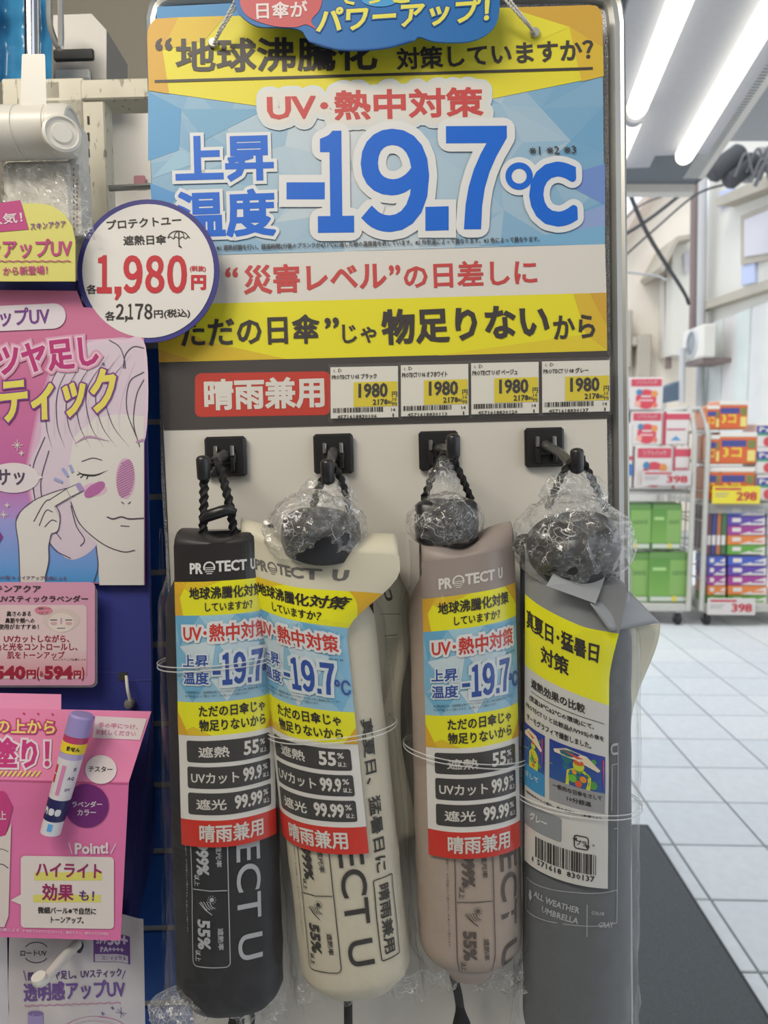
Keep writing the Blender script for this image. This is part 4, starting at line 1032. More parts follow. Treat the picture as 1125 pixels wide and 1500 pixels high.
# ---- 1 black
M_CL1 = mat('black_cloth', (33, 33, 37), .7, var=.15, scale=300, bump=.15); M_CL2 = mat('off_white_cloth', (196, 188, 168), .75, scale=250, bump=.15)
M_CL3 = mat('beige_cloth', (164, 148, 136), .75, scale=250, bump=.15); M_CL4 = mat('grey_cloth', (92, 95, 98), .7, scale=250, bump=.15)
u1 = Umb((322, 800), (338, 1462), 80, .043, .022, 0, 850, 'black folding umbrella in clear bag, leftmost of the four', None, None, None, th_c=.22, sh=(-.03, -.03), seed=1)
u1.tap = .2; u1.tapl = .035; u1.body(M_CL1); u1.nx = .45; u1.backH = 430
u1.sheet(C(46, 44, 45)); label_print(u1, C(214, 214, 212), C(46, 44, 45)); body_print(u1, C(176, 178, 182), .12)
u1.film(seed=1, flare=1.3); u1.seamfin(-1, .003, .008, -.04, 1.0, 3); u1.band(130, -.3)
mb = MB(); a = P(290, 806, .05); b = P(388, 776, .05); mb.box((a.x, a.y, .03), (b.x, b.y, .05), bev=.002); part('handle_block', mb, M_BLACKP, u1.t)
rope([P(296, 800, .052), P(298, 760, .055), P(299, 715, .056), P(301, 694, .052), P(312, 676, .044), P(322, 684, .048), P(331, 716, .055), P(338, 750, .055), P(345, 798, .052)], .0024, 'wrist_cord', u1.t, 'braided black loop hung on the hook')
mb = MB(); mb.tube([P(295, 762, .056), P(304, 756, .058), P(322, 750, .0585), P(336, 746, .058), P(345, 750, .056)], [.002, .0036, .0036, .0036, .002], 12); part('cord_bead', mb, M_BLACKP, u1.t, smooth=50)
rope([P(292, 790, .05), P(296, 801, .056), P(304, 806, .056)], .0026, 'cord_knot', u1.t)
mb = crinkle(P(268, 1476, .055), (.015, .009, .010), 4, .5, 4, freq=110); part('crumpled_corner', mb, M_CRINKLE, u1.t, 'crumpled clear corner of the bag')

# ---- 3 beige
u3 = Umb((676, 808), (690, 1428), 78, .043, .022, 0, 868, 'beige folding umbrella in clear bag, third from left', None, None, None, th_c=.12, sh=(-.12, -.02), seed=3)
u3.tap = .6; u3.tapl = .1; u3.body(M_CL3); u3.nx = .42; u3.backH = 470; u3.backS = -.002
u3.sheet(C(150, 138, 132), arch=36); label_print(u3, C(214, 210, 204), C(150, 138, 132)); body_print(u3, C(92, 84, 80), .35)
u3.film(seed=3); u3.seamfin(-1, .005, .014, -.05, 1.02, 5); u3.seamfin(1, .002, .004, .3, 1.0, 15); u3.band(262, .5)
# handle: rounded black block wrapped in film
mb = MB(); a = P(608, 800, .045); b = P(699, 730, .045); cc = (a+b)/2; hx = (b.x-a.x)/2; hy = (b.y-a.y)/2
rings = []
for (d, k) in ((-1, .55), (-.93, .82), (-.75, .97), (0, 1.0), (.75, .97), (.92, .86), (1, .6)):
    rings.append([Vector((cc.x+hx*k*(abs(cos(t))**.5)*(1 if cos(t) > 0 else -1), cc.y+hy*d+.0006*sin(3*t), cc.z+.017*k*(abs(sin(t))**.5)*(1 if sin(t) > 0 else -1))) for t in [2*pi*q/40 for q in range(40)]])
mb.loft(rings); part('handle', mb, M_BLACKP, u3.t, smooth=50)
mb = crinkle(cc, (hx*1.16, hy*1.2, .021), 8, .16, 5, freq=80); part('handle_wrap', mb, M_CRINKLE, u3.t, 'crinkled clear wrap around the handle')
mb = crinkle(P(648, 706, .05), (.008, .013, .005), 9, .4, 4, freq=120); part('wrap_twist', mb, M_CRINKLE, u3.t, 'twisted clear tip of the wrap')
rope([P(620, 732, .045), P(630, 706, .05), P(642, 678, .05), P(652, 664, .045), P(662, 672, .05), P(674, 694, .052), P(690, 732, .045)], .002, 'wrist_cord', u3.t)

# ---- 2 off white
u2 = Umb((462, 838), (524, 1440), 82, .047, .023, 0, 853, 'off white folding umbrella in clear bag, second from left', None, None, None, th_c=-.42, sh=(.27, .14), seed=2)
def fl2(X, Y):
    v = Vector((0, 0, 0))
    q = sm(95, 170, X)*sm(64, -40, Y)
    v += u2.s*(.035*q)+u2.n*(.004*q)+u2.e*(.002*q)
    q2 = sm(60, 0, X)*sm(120, -40, Y)
    v += u2.s*(-.006*q2)
    return v
u2.flare = fl2; u2.body(M_CL2); u2.nx = .55; u2.backH = 430; u2.backS = .014
u2.sheet(C(206, 200, 180), arch=26, back=False); label_print(u2, C(112, 110, 108), C(208, 202, 182)); body_print(u2, C(62, 60, 58), -.22, extra=True)
u2.film(seed=2); u2.seamfin(1, .004, .010, .0, 1.0, 7); u2.seamfin(-1, .004, .008, .3, 1.0, 17); u2.band(238, .1)
# back of the card showing at the right edge
mb = MB()
def bk(u, v):
    xr = 584+17*sm(0, .12, v)-14*sm(.25, .5, v)+22*sm(.6, 1, v); x = 505+u*(xr-505); y = 834+v*(430-40*u)
    return P(x, y, .036-.003*u)
mb.grid(bk, 8, 30, C(216, 211, 192)); o = part('back_flap', mb, M_PRINT, u2.t, 'plain back flap of the header card', smooth=50); md = o.modifiers.new('t', 'SOLIDIFY'); md.thickness = .0004
p = Print(lambda X, Y: (bk(X, Y), Vector((0, 0, 1)))); p.text('U', .62, .115, .74, .115, .042, C(90, 88, 84), .004, 4); p.line([(.55, .16), (.85, .165)], .002, C(90, 88, 84), 4); p.line([(.6, .24), (.8, .24)], .002, C(90, 88, 84), 4)
for k in range(8): p.line([(.64+.025*k, .25), (.64+.025*k, .55-.02*k)], .008, C(150, 146, 136), 4)
part('flap_printing', p.mb, M_PRINT, u2.t)
mb = MB(); mb.prism([P(x, y, .05) for x, y in ((526, 872), (545, 862), (549, 925), (540, 1000), (536, 1035), (531, 1035), (530, 960))], (0, 0, -.002), C(40, 40, 42)); part('black_tie', mb, M_BLACKP, u2.t, 'black closing strap of the white sleeve')
c2 = P(470, 785, .062); axp = Vector((.12, 1, .35)).normalized()
mb = MB(); r = .0235; h = .0105
mb.lathe(c2, axp, [(-h, .004), (-h, r*.8), (-h*.8, r*.95), (-h*.3, r), (h*.4, r), (h*.85, r*.96), (h, r*.86), (h, r*.6), (h*.8, r*.55), (h*.8, .002)], 40); part('handle', mb, M_BLACKP, u2.t, smooth=40)
mb = MB(); mb.tube([P(455, 812, .047), P(472, 850, .047)], .014, 20); part('handle_neck', mb, M_BLACKP, u2.t)
mb = MB(); mb.lathe(P(505, 802, .05), (.6, -1, .2), [(-.006, .002), (-.006, .005), (.007, .006), (.009, .004), (.009, .001)], 16); part('cord_stop', mb, M_BLACKP, u2.t, smooth=50)
mb = crinkle(P(459, 776, .060), (.0275, .0205, .025), 12, .26, 5, freq=60); part('handle_wrap', mb, M_CRINKLE, u2.t, 'crinkled clear wrap around the handle')
mb = crinkle(P(482, 734, .05), (.014, .014, .008), 14, .5, 4, freq=90); part('wrap_twist', mb, M_CRINKLE, u2.t, 'loose clear film above the handle')
rope([P(452, 765, .047), P(462, 730, .052), P(474, 698, .055), P(484, 682, .05), P(494, 690, .052), P(504, 716, .052), P(516, 765, .047)], .002, 'wrist_cord', u2.t)

# ---- 4 grey
u4 = Umb((846, 850), (843, 1520), 80, .045, .024, 0, 905, 'grey folding umbrella in clear bag, rightmost, showing the label back', None, None, None, th_c=-.42, sh=(.42, .17), seed=4)
u4.body(M_CL4)
def fl4(X, Y):
    q = sm(110, 172, X)*sm(70, -60, Y); return u4.s*(.010*q)+u4.n*(.006*q)+u4.e*(-.006*q)
u4.flare = fl4; u4.nx = .5; u4.backH = 300; u4.backS = .012
W4 = 146
u4.sheet(C(136, 138, 140), W=W4, H=408, top=-66, arch=8, X0=10)
p = Print(u4.labP, .00012)
p.rect(10, -66, 156, 0, C(138, 140, 142), 2, nx=22, ny=5)
p.rect(10, 0, 156, 108, C(230, 226, 40), 2, nx=22, ny=8)
p.text('真夏日･猛暑日', 16, 48, 136, 48, 29, INK, .9, 5); p.text('対策', 48, 86, 94, 86, 28, INK, .9, 5)
p.rect(10, 108, 156, 408, C(204, 202, 198), 2, nx=22, ny=18)
p.text('遮熱効果の比較', 28, 134, 118, 134, 15, INK, .5, 5); p.line([(28+k*10, 140) for k in range(13)], 1, C(90, 88, 88), 5)
p.text('(室温28℃±2℃の環境)にて、', 24, 156, 132, 156, 10, INK, .3, 5, res=1); p.text('PROTECT U と比較品(UV90%)の傘を', 16, 171, 148, 171, 10, INK, .3, 5, res=1); p.text('サーモグラフィで撮影しました。', 18, 187, 128, 187, 10, INK, .3, 5, res=1)
# thermal pictures
def thermal(x0, y0, x1, y1, warm):
    p.rect(x0, y0, x1, y1, C(40, 60, 150), 4, C(50, 90, 150), nx=10, ny=6)
    w = x1-x0; h = y1-y0; rq = random.Random(3)
    for k in range(14):
        p.circle(x0+w*rq.uniform(.12, .88), y0+h*rq.uniform(.15, .85), w*rq.uniform(.04, .1), C(*rq.choice([(50, 120, 90), (80, 150, 70), (40, 90, 170), (40, 110, 120)])), 5, n=12)
    p.line([(x0, y0+h*.62), (x0+w*.3, y0+h*.58)], 1.2, C(150, 170, 60), 5)
    if warm:
        p.poly([(x0+w*.3, y1), (x0+w*.32, y0+h*.62), (x0+w*.45, y0+h*.5), (x0+w*.62, y0+h*.52), (x0+w*.74, y0+h*.66), (x0+w*.72, y1)], C(206, 206, 50), 6)
        for q, c in (((.42, .8, .07), (110, 180, 70)), ((.6, .75, .06), (226, 140, 50)), ((.52, .9, .06), (216, 90, 50)), ((.45, .62, .04), (226, 150, 50))): p.circle(x0+w*q[0], y0+h*q[1], w*q[2], C(*c), 7, n=12)
        p.circle(x0+w*.52, y0+h*.42, w*.1, C(190, 200, 60), 7, n=16); p.circle(x0+w*.52, y0+h*.34, w*.09, C(206, 90, 50), 8, n=16, ry=w*.05)
        p.poly([(x0+w*.08, y0+h*.2), (x0+w*.3, y0+h*.06), (x0+w*.66, y0+h*.12), (x0+w*.9, y0+h*.4), (x0+w*.86, y0+h*.46), (x0+w*.5, y0+h*.3), (x0+w*.1, y0+h*.27)], C(222, 208, 180), 9)
        p.poly([(x0+w*.22, y0+h*.14), (x0+w*.6, y0+h*.2), (x0+w*.5, y0+h*.24)], C(196, 70, 60), 10)
        p.rect(x1-5, y0+h*.1, x1-3, y0+h*.9, C(220, 60, 50), 9, C(60, 60, 180), ny=4)
thermal(64, 194, 150, 254, True); thermal(10, 194, 56, 254, True)
p.rect(64, 254, 150, 288, C(150, 150, 152), 4, nx=10, ny=3); p.rect(10, 254, 56, 288, C(60, 140, 190), 4, nx=6, ny=3)
p.text('一般的な日傘をさして', 70, 267, 144, 267, 8, INK, .2, 6, res=1); p.text('10分経過', 92, 280, 128, 280, 8, INK, .2, 6, res=1); p.text('さして', 14, 272, 44, 272, 8, WHITE, .2, 6, res=1)
p.text('※着用条件からの離れ、風や温度などの影響により、', 14, 298, 148, 298, 4.5, INK, .1, 5, res=1)
rbox(p, -2+12, 310, 84, 348, 4, C(140, 144, 148), 4, 10); p.text('グレー', 26, 334, 60, 334, 13, C(226, 226, 226), .5, 6)
# recycling mark
rbox(p, 103, 330, 124, 350, 4, INK, 5, 6, thick=1.8); p.text('プラ', 106, 345, 121, 345, 9, INK, .5, 6, res=1); p.poly([(100, 336), (107, 333), (107, 339)], INK, 6); p.poly([(127, 344), (120, 341), (120, 347)], INK, 6); p.text('外', 130, 343, 134, 343, 4, INK, .1, 6, res=1)
p.bars(38, 356, 138, 388, INK, 5, 48, 9); p.text('4', 30, 399, 34, 399, 9, INK, .3, 5, res=1); p.text('571618', 42, 399, 84, 399, 9, INK, .3, 5, res=1); p.text('830137', 92, 399, 134, 399, 9, INK, .3, 5, res=1)
part('label_printing', p.mb, M_PRINTG, u4.t)
# sleeve print of the grey umbrella
u4.th0b = -.42; p = Print(u4.bodyF, .00015); gi = C(176, 178, 180)
rbox(p, 8, 428, 172, 480, 1, gi, 2, 12, thick=1.1, sk=28); p.line([(122, 446), (122, 497)], 1.1, gi, 2)
p.text('ALL WEATHER', 34, 448, 110, 461, 10, gi, .3, 2, res=1); p.text('UMBRELLA', 50, 468, 108, 478, 10, gi, .3, 2, res=1); p.text('COLOR', 128, 461, 148, 464, 6, gi, .2, 2, res=1); p.text('GRAY', 138, 482, 164, 486, 9, gi, .3, 2, res=1)
p.circle(24, 446, 4, gi, 2, n=12); p.poly([(18, 452), (24, 444), (30, 452), (24, 460)], gi, 2)
p.line([(172, 440), (172, 300), (172, 200)], 1.1, gi, 2); p.line([(165, 330), (172, 330)], 1.1, gi, 2); p.text('U', 158, 196, 158, 214, 14, gi, .5, 2); p.rect(160, 228, 161, 300, gi, 2); p.rect(160, 228, 172, 229, gi, 2)
part('sleeve_printing', p.mb, M_PRINTF, u4.t)
u4.film(seed=4); u4.seamfin(1, .002, .003, .05, 1.0, 9); u4.band(300, .45)
# folded front flap, and the front label seen edge-on at the far side
mb = MB(); q = [P(822, 820, .072), P(886, 846, .075), P(872, 884, .078), P(800, 858, .079)]
mb.prism(q, (0, 0, .0005), C(158, 160, 162)); part('folded_flap', mb, M_PRINT, u4.t)
mb = MB()
def fr(u, v):
    a = P(864, 884, .078); b = P(921, 866, .055); c = P(966, 912, .046); d = P(893, 925, .077)
    return (a*(1-u)+b*u)*(1-v)+(d*(1-u)+c*u)*v+Vector((0, 0, .003*sin(pi*u)*sin(pi*v)))
mb.grid(fr, 14, 6, C(146, 148, 150)); o = part('shoulder_flap', mb, M_PRINT, u4.t, smooth=50); o.modifiers.new('t', 'SOLIDIFY').thickness = .0004
mb = MB()
def cf(u, v):
    x = 918+u*44*(1-sm(0, .5, v))**1.3+u*5; y = 916+v*330-u*2; return P(x, y, .044-.008*u)
mb.grid(cf, 6, 24, C(206, 200, 178)); o = part('front_label_edge', mb, M_PRINT, u4.t, 'cream edge of the label turned to the far side', smooth=50); o.modifiers.new('t', 'SOLIDIFY').thickness = .0004
c4 = P(840, 803, .058); axp = Vector((-.22, 1, .30)).normalized(); r = .0275; h = .015
mb = MB(); mb.lathe(c4, axp, [(-h*1.2, .004), (-h*1.2, r*.72), (-h*.8, r*.88), (-h*.2, r*.99), (h*.3, r), (h*.75, r*.95), (h, r*.8), (h, r*.6), (h*.85, r*.55), (h*.85, .002)], 44); part('handle', mb, M_BLACKP, u4.t, smooth=40)
mb = MB(); mb.tube([P(850, 820, .047), P(862, 862, .045)], .016, 20); part('handle_neck', mb, M_DKCLEAR, u4.t)
mb = MB(); mb.tube(cr([P(786, 790, .05), P(764, 790, .05), P(760, 800, .05), P(768, 810, .05), P(792, 812, .05), P(812, 836, .05)], 6), .003, 10); part('side_loop', mb, M_CORD, u4.t)
mb = crinkle(P(840, 790, .058), (.0315, .0255, .029), 22, .24, 5, freq=55); part('handle_wrap', mb, M_CRINKLE, u4.t, 'crinkled clear wrap around the handle')
mb = crinkle(P(838, 728, .055), (.017, .012, .009), 24, .5, 4, freq=90); part('wrap_twist', mb, M_CRINKLE, u4.t, 'loose clear film above the handle')
mb = MB()
def tail(u, v): 
    x = 885+u*62+(v-.5)*46*(1-u)*.9; y = 752+u*92+(v-.5)*60*(1-u)
    return P(x, y, .05+.01*noise.noise(Vector((u*4, v*5, 3)))-.01*u)
mb.grid(tail, 16, 10); part('wrap_tail', mb, M_CRINKLE, u4.t, 'pointed clear tail of the wrap at the right')
rope([P(802, 745, .047), P(818, 706, .054), P(834, 680, .056), P(848, 668, .05), P(858, 684, .052), P(872, 712, .052), P(888, 748, .047)], .002, 'wrist_cord', u4.t)
# cords of the row below
for (pts, lb, r) in ((((350, 1466, .03), (346, 1500, .03), (338, 1560, .03)), 'flat black strap end below the black umbrella', .006), (((510, 1442, .035), (510, 1480, .035), (511, 1560, .035)), 'thin black rod below the off white umbrella', .0028), (((664, 1428, .03), (672, 1462, .03), (676, 1500, .03)), 'black rod widening downwards below the beige umbrella', .0028)):
    mb = MB(); q = cr([P(*a) for a in pts], 6); n = len(q)
    if r > .005: mb.tube(q, [.0035+.004*k/n for k in range(n)], 10); mb.tube([P(362, 1464, .03), P(370, 1490, .03), P(366, 1530, .03)], .0016, 8, lobes=3, twist=400)
    else: mb.tube(q, [r+(.0035*sm(.6, 1, k/n) if 'widening' in lb else 0) for k in range(n)], 10)
    solo('umbrella_strap', mb, M_CORD, lb, 'strap', 'b', smooth=50)
# ================================================================== LEFT SIDE: SHELVING, COSMETICS DISPLAY
M_CREAM = mat('cream_steel', (196, 190, 172), .45, var=.1, scale=45, bump=.1)
def grime(m):
    t = m.node_tree; N = t.nodes; b = N['Principled BSDF']; src = b.inputs['Base Color'].links[0].from_socket
    tc = N.new('ShaderNodeTexCoord'); mp = N.new('ShaderNodeMapping'); mp.inputs['Scale'].default_value = (1, .35, 1); nz = N.new('ShaderNodeTexNoise'); nz.inputs['Scale'].default_value = 260; nz.inputs['Detail'].default_value = 6
    t.links.new(tc.outputs['Object'], mp.inputs['Vector']); t.links.new(mp.outputs['Vector'], nz.inputs['Vector'])
    r = N.new('ShaderNodeValToRGB'); r.color_ramp.elements[0].position = .60; r.color_ramp.elements[0].color = (0, 0, 0, 1); r.color_ramp.elements[1].position = .68; r.color_ramp.elements[1].color = (.8, .8, .8, 1)
    t.links.new(nz.outputs['Fac'], r.inputs['Fac']); mx = N.new('ShaderNodeMixRGB'); t.links.new(r.outputs['Color'], mx.inputs['Fac']); t.links.new(src, mx.inputs['Color1']); mx.inputs['Color2'].default_value = C(112, 104, 88)
    t.links.new(mx.outputs['Color'], b.inputs['Base Color'])
grime(M_CREAM)
M_NAVY = C(54, 60, 132)
def pbox(x0, y0, x1, y1, w0, w1, m, nm, par=None, label=None, cat=None, bev=.001, col=None, group=None):
    a = P(x0, y1, w1); b = P(x1, y0, w1); mb = MB(); mb.box((a.x, a.y, w0), (b.x, b.y, w1), bev=bev, col=col)
    return part(nm, mb, m, par, label) if par else solo(nm, mb, m, label, cat, 'b', group=group)
# interior wall behind
wb = MB(); a = QY(-400, 0, 2.2); b = QY(905, 0, 2.2); wb.box((-2.4, 1.3, 0), (.13, 1.38, 2.6)); wl = solo('wall_back', wb, mat('grey_wall', (158, 151, 137), .85, var=.04, scale=4), None, None, 'w', kind='structure'); wl['label'] = 'plain grey wall behind the shelving'
# shelf frame
sf = thing('shelf_frame', 'cream painted steel shelving frame with dirty upright behind the left posters', 'shelving', P(110, 1500, -.04), 'b')
pbox(88, 113, 122, 1560, -.05, -.03, M_CREAM, 'upright', sf); pbox(122, 143, 152, 1560, -.046, -.03, M_CREAM, 'upright', sf); pbox(20, 113, 60, 520, -.07, -.045, M_CREAM, 'upright', sf)
pbox(118, 113, 232, 146, -.05, -.028, M_CREAM, 'crossbar', sf); pbox(60, 118, 88, 146, -.05, -.03, M_CREAM, 'crossbar', sf)
for k in range(7):
    pbox(128, 170+k*24, 130.5, 182+k*24, -.0302, -.0296, mat('slot_dark', (60, 58, 54), .8), 'slot', sf, bev=0)
mb = MB(); mb.tube([P(160, 276, -.02), P(235, 272, -.02)], .0022, 8); part('wire_bar', mb, M_STEEL, sf)
mb = MB(); mb.tube(cr([P(72, -10, -.03), P(74, 40, -.03), P(88, 70, -.03), P(89, 20, -.03), P(88, -20, -.03)], 8), .0022, 8); part('wire_loop', mb, M_STEEL, sf)
pbox(160, 150, 240, 330, -.18, -.16, mat('reflection_white', (206, 202, 196), .35), 'reflection_panel', None, 'pale glossy panel standing in for lamp reflections seen through the shelf frame', 'carton')  # bright lamp reflections behind the frame, painted as a pale panel
pbox(196, 256, 212, 272, -.158, -.155, mat('small_print', (190, 130, 140), .6), 'small_carton', None, 'tiny pinkish carton behind the wire bar', 'carton')
mb = MB(); mb.prism([P(78, 22, -.12), P(134, 20, -.12), P(156, 44, -.12), P(156, 116, -.12), P(78, 116, -.12)], (0, 0, -.05)); mt = thing('metal_box', 'grey metal box on top of the shelving', 'box', P(110, 116, -.12), 'b'); part('body', mb, mat('dull_steel', (120, 118, 116), .4, metal=.4, var=.1, scale=10), mt)
pbox(78, 70, 136, 88, -.12, -.118, mat('dark_slot', (48, 48, 48), .6), 'slot', mt); pbox(80, 100, 130, 116, -.12, -.115, mat('pale_tray', (196, 194, 190), .5), 'tray', mt)
mb = MB()
def bl(u, v): return P(-30+u*106, -20+v*140, -.075+.008*sin(u*13)+.004*noise.noise(Vector((u*5, v*6, 1))))
mb.grid(bl, 40, 20); solo('blue_bag', mb, mat('blue_film', (60, 130, 175), .25, var=.2, scale=30), 'blue glossy plastic bag in the upper left corner', 'bag', 'b', smooth=60)
# blue slatted back panel seen between poster and sign
bp = thing('slat_panel', 'blue steel back panel with grey joints between the poster and the sign', 'panel', P(240, 1500, -.03), 'b')
MBL = mat('blue_steel', (30, 88, 172), .4, var=.08, scale=20)
ys = [505, 617, 727, 838, 944, 1060, 1150, 1247, 1360, 1470, 1580]
for y0, y1 in zip(ys, ys[1:]): pbox(196, y0+2.5, 320, y1-2.5, -.034, -.03, MBL, 'slat', bp, bev=.0008)
pbox(196, 480, 330, 1590, -.042, -.0315, mat('joint_grey_b', (170, 168, 162), .5), 'joint', bp, bev=0)
# white jointed pole with clamp
cl = thing('lamp_clamp', 'white plastic hinged clamp on a chrome pole at the upper left', 'clamp', P(50, 300, .02), 'b')
MWP = mat('white_plastic', (206, 202, 194), .35, var=.04); 
mb = MB(); mb.tube([P(46, -30, .03), P(47, 86, .03)], .0042, 16); part('pole', mb, mat('chrome', (200, 200, 202), .12, metal=1), cl, smooth=60)
mb = MB(); mb.loft([[P(x, y, w) for x, y, w in ((49-hw, y, .022), (49-hw, y, .04), (49+hw, y, .04), (49+hw, y, .022))] for hw, y in ((16, 79), (17, 82), (19, 150), (21, 165))]); part('socket', mb, MWP, cl)
c = P(46, 198, .03); mb = MB(); r = .0158; mb.lathe(P(-20, 196, .03), (1, 0, .0), [(0, .001), (0, r), (.022, r), (.0225, r*.96), (.0235, r*.96), (.024, r), (.041, r), (.0415, r*.97), (.0425, r*.97), (.043, r), (.052, r*.98), (.0545, r*.9), (.055, r*.8), (.0535, r*.75), (.0535, .001)], 44); part('hinge_barrel', mb, MWP, cl, smooth=35)
mb = MB(); mb.lathe(P(90, 199, .0445), (.55, 0, 1), [(0, .011), (.0035, .011), (.0045, .0095), (.003, .0085), (.003, .0065), (.0042, .0055), (.0042, .001)], 32); part('hinge_cap', mb, MWP, cl, smooth=35)
pbox(6, 232, 104, 345, .0, .022, MWP, 'body', cl, bev=.003); pbox(103, 175, 111, 330, .0, .02, MWP, 'edge_strip', cl)
pbox(104, 240, 116, 345, .002, .0205, mat('label_strip', (200, 198, 190), .5), 'label_strip', cl, bev=.0003)
p = Print(lambda x, y: P(x, y, .0207)); 
for k in range(12): p.rect(107, 246+k*8, 109, 250+k*8, C(110, 110, 110), 1); p.rect(112, 262+k*6, 114, 265+k*6, C(150, 60, 60), 1)
part('small_printing', p.mb, M_PRINT, cl)
mb = MB()
def cb(u, v):
    x = 2+u*138-(1-v)*20*u; y = 236+v*90+u*26-30*u*(1-v)
    return P(x, y, .0225+.010*abs(noise.noise(Vector((u*5, v*4, 2))))+.005*noise.noise(Vector((u*14, v*12, 5))))
mb.grid(cb, 50, 34); part('plastic_cover', mb, M_CRINKLE, cl, 'crumpled clear plastic around the clamp')
# yellow promo card
MG = C(178, 62, 122); PU = C(120, 60, 140)
yc = thing('promo_card', 'pale yellow rounded promo card with a magenta corner behind the pink poster', 'card', P(40, 412, .045), 'b')
o = [(-60, 298)]+[(60, 298), (78, 302), (95, 314), (106, 332), (110, 352), (110, 412), (-60, 412)]
mb = card(o, .030, .001, C(206, 200, 110)); part('card', mb, M_PRINT, yc)
p = Print(lambda x, y: P(x, y, .0302))
p.poly([(-60, 306), (30, 293), (42, 336), (-60, 345)], MG, 1); p.text('大人気！', -38, 334, 34, 326, 16, C(216, 196, 206), .9, 3); p.text('スキンアクア', 45, 337, 97, 333, 10, PU, .4, 3)
p.text('トーンアップUV', -62, 380, 106, 377, 28, MG, 1.2, 3); p.line([(k*6-10, 382+1.5*(k % 2)) for k in range(20)], 1.4, MG, 3, 3); p.text('から新登場！', 5, 404, 70, 402, 13, MG, .5, 3)
part('printing', p.mb, M_PRINT, yc)
# navy carton with pink poster
nc = thing('display_carton', 'navy cardboard display carton carrying the pink poster', 'carton', P(100, 1500, .02), 'b')
mb = card([(-80, 411), (119, 411), (119, 440), (125, 449), (150, 455), (210, 470), (222, 980), (221, 1050), (176, 1110), (178, 1400), (205, 1560), (-80, 1560)], .012, .004, M_NAVY); part('front_panel', mb, M_PRINT, nc)
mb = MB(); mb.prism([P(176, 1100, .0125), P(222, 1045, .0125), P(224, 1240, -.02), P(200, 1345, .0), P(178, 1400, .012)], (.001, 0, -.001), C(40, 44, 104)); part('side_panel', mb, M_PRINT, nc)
pbox(174, 985, 186, 997, .0121, .0127, mat('slot_shadow', (60, 56, 50), .9), 'slot', nc, bev=0)
p = Print(lambda x, y: P(x, y, .0122)); p.line([(138, 984), (174, 985), (176, 997), (221, 996)], 1.2, C(80, 82, 150), 1); part('fold_line', p.mb, M_PRINT, nc)
mb = MB(); mb.tube(cr([P(185, 990, .016), P(187, 1010, .02), P(191, 1028, .018)], 6), .0011, 8); solo('cord', mb, M_STRING, 'short white cord hanging from the slot of the navy carton', 'cord', 'b', smooth=60)
mb = MB(); mb.lathe(P(192, 1029, .014), (0, 0, 1), [(0, .003), (.004, .0034), (.006, .0025), (.0065, .001)], 20); solo('push_knob', mb, mat('grey_knob', (110, 106, 104), .5), 'round grey knob at the end of the white cord', 'knob', 'b', smooth=40)
# poster
po = thing('poster', 'pink and blue poster with a drawn woman applying a stick to her cheek', 'poster', P(100, 857, .016), 'b')
mb = card([(-80, 424), (112, 426), (122, 450), (211, 456), (212, 857), (-80, 848)], .017, .0006, C(206, 130, 160)); part('sheet', mb, M_PRINT, po)
p = Print(lambda x, y: P(x, y, .0171), .00009)
p.poly([(-80, 424), (112, 426), (122, 450), (211, 456), (211, 520), (-80, 520)], C(196, 112, 148), 1)
p.rect(-80, 520, 211, 690, C(196, 112, 148), 1, C(186, 100, 156), ny=6); p.rect(-80, 690, 211, 760, C(186, 100, 156), 1, C(168, 140, 200), ny=4); p.rect(-80, 760, 211, 853, C(150, 150, 206), 1, C(80, 150, 210), ny=6)
SK = C(212, 207, 203); HA = C(206, 190, 204); HB = C(178, 140, 172); LN = C(84, 72, 92)
# hair mass
for k in range(6): p.poly([(62+(140-62)*.0-8+k*1.2, 600), (80-8+k, 540), (130-5+k, 498), (180, 494), (211, 500), (211, 640), (150, 640), (60, 800), (40+k, 720), (38+k, 680)], C(196+2*k, 130+8*k, 165+6*k), 1.2+k*.1)
hair = cr([(62, 600), (84, 545), (130, 505), (180, 500), (211, 508), (211, 640), (180, 660), (150, 665), (140, 700), (150, 760), (140, 800), (106, 820), (78, 800), (60, 770), (46, 720), (44, 680), (60, 640)], 6, True)
p.poly(hair, HA, 2)
p.line([(a[0], a[1]) for a in hair[:60]], 5, C(214, 190, 206), 2)
# face
p.poly(cr([(130, 600), (116, 650), (104, 700), (104, 735), (118, 768), (148, 796), (180, 808), (211, 806), (211, 856), (144, 856), (140, 800), (112, 770), (104, 735)], 1)[:0] or [(a[0], a[1]) for a in [(100, 690), (108, 640), (140, 612), (175, 606), (211, 610), (211, 857), (146, 857), (142, 796), (118, 772), (106, 742)]], SK, 3)
for q in range(7):   # hair strands
    x = 86+q*16; p.line([(x+10, 520), (x-14-q*2, 570), (x-18, 620), (x-10+q*3, 655)], 1.3, LN, 5, 6, taper=True); p.line([(x+16, 530), (x-6, 590), (x-6, 640)], 2.4, C(214, 192, 210), 4, 6, taper=True)
for q in ((211, 545, 190, 560, 186, 600, 200, 640), (211, 556, 200, 580, 196, 620, 205, 655), (181, 540, 184, 520, 196, 508, 211, 510), (160, 498, 175, 508, 182, 525, 184, 540)):
    p.line([(q[i], q[i+1]) for i in range(0, 8, 2)], 1.3, LN, 5, 6)
for q in (((66, 640), (48, 690), (56, 750), (76, 800), (104, 818)), ((72, 660), (60, 710), (70, 760), (90, 790)), ((104, 740), (112, 770), (124, 790), (118, 800)), ((44, 680), (50, 720))):
    p.line(q, 1.3, LN, 5, 6)
p.line([(104, 735), (118, 768), (150, 796), (180, 808), (198, 806)], 1.4, LN, 6, 6); p.line([(141, 800), (144, 830), (138, 852)], 1.4, LN, 6, 5)
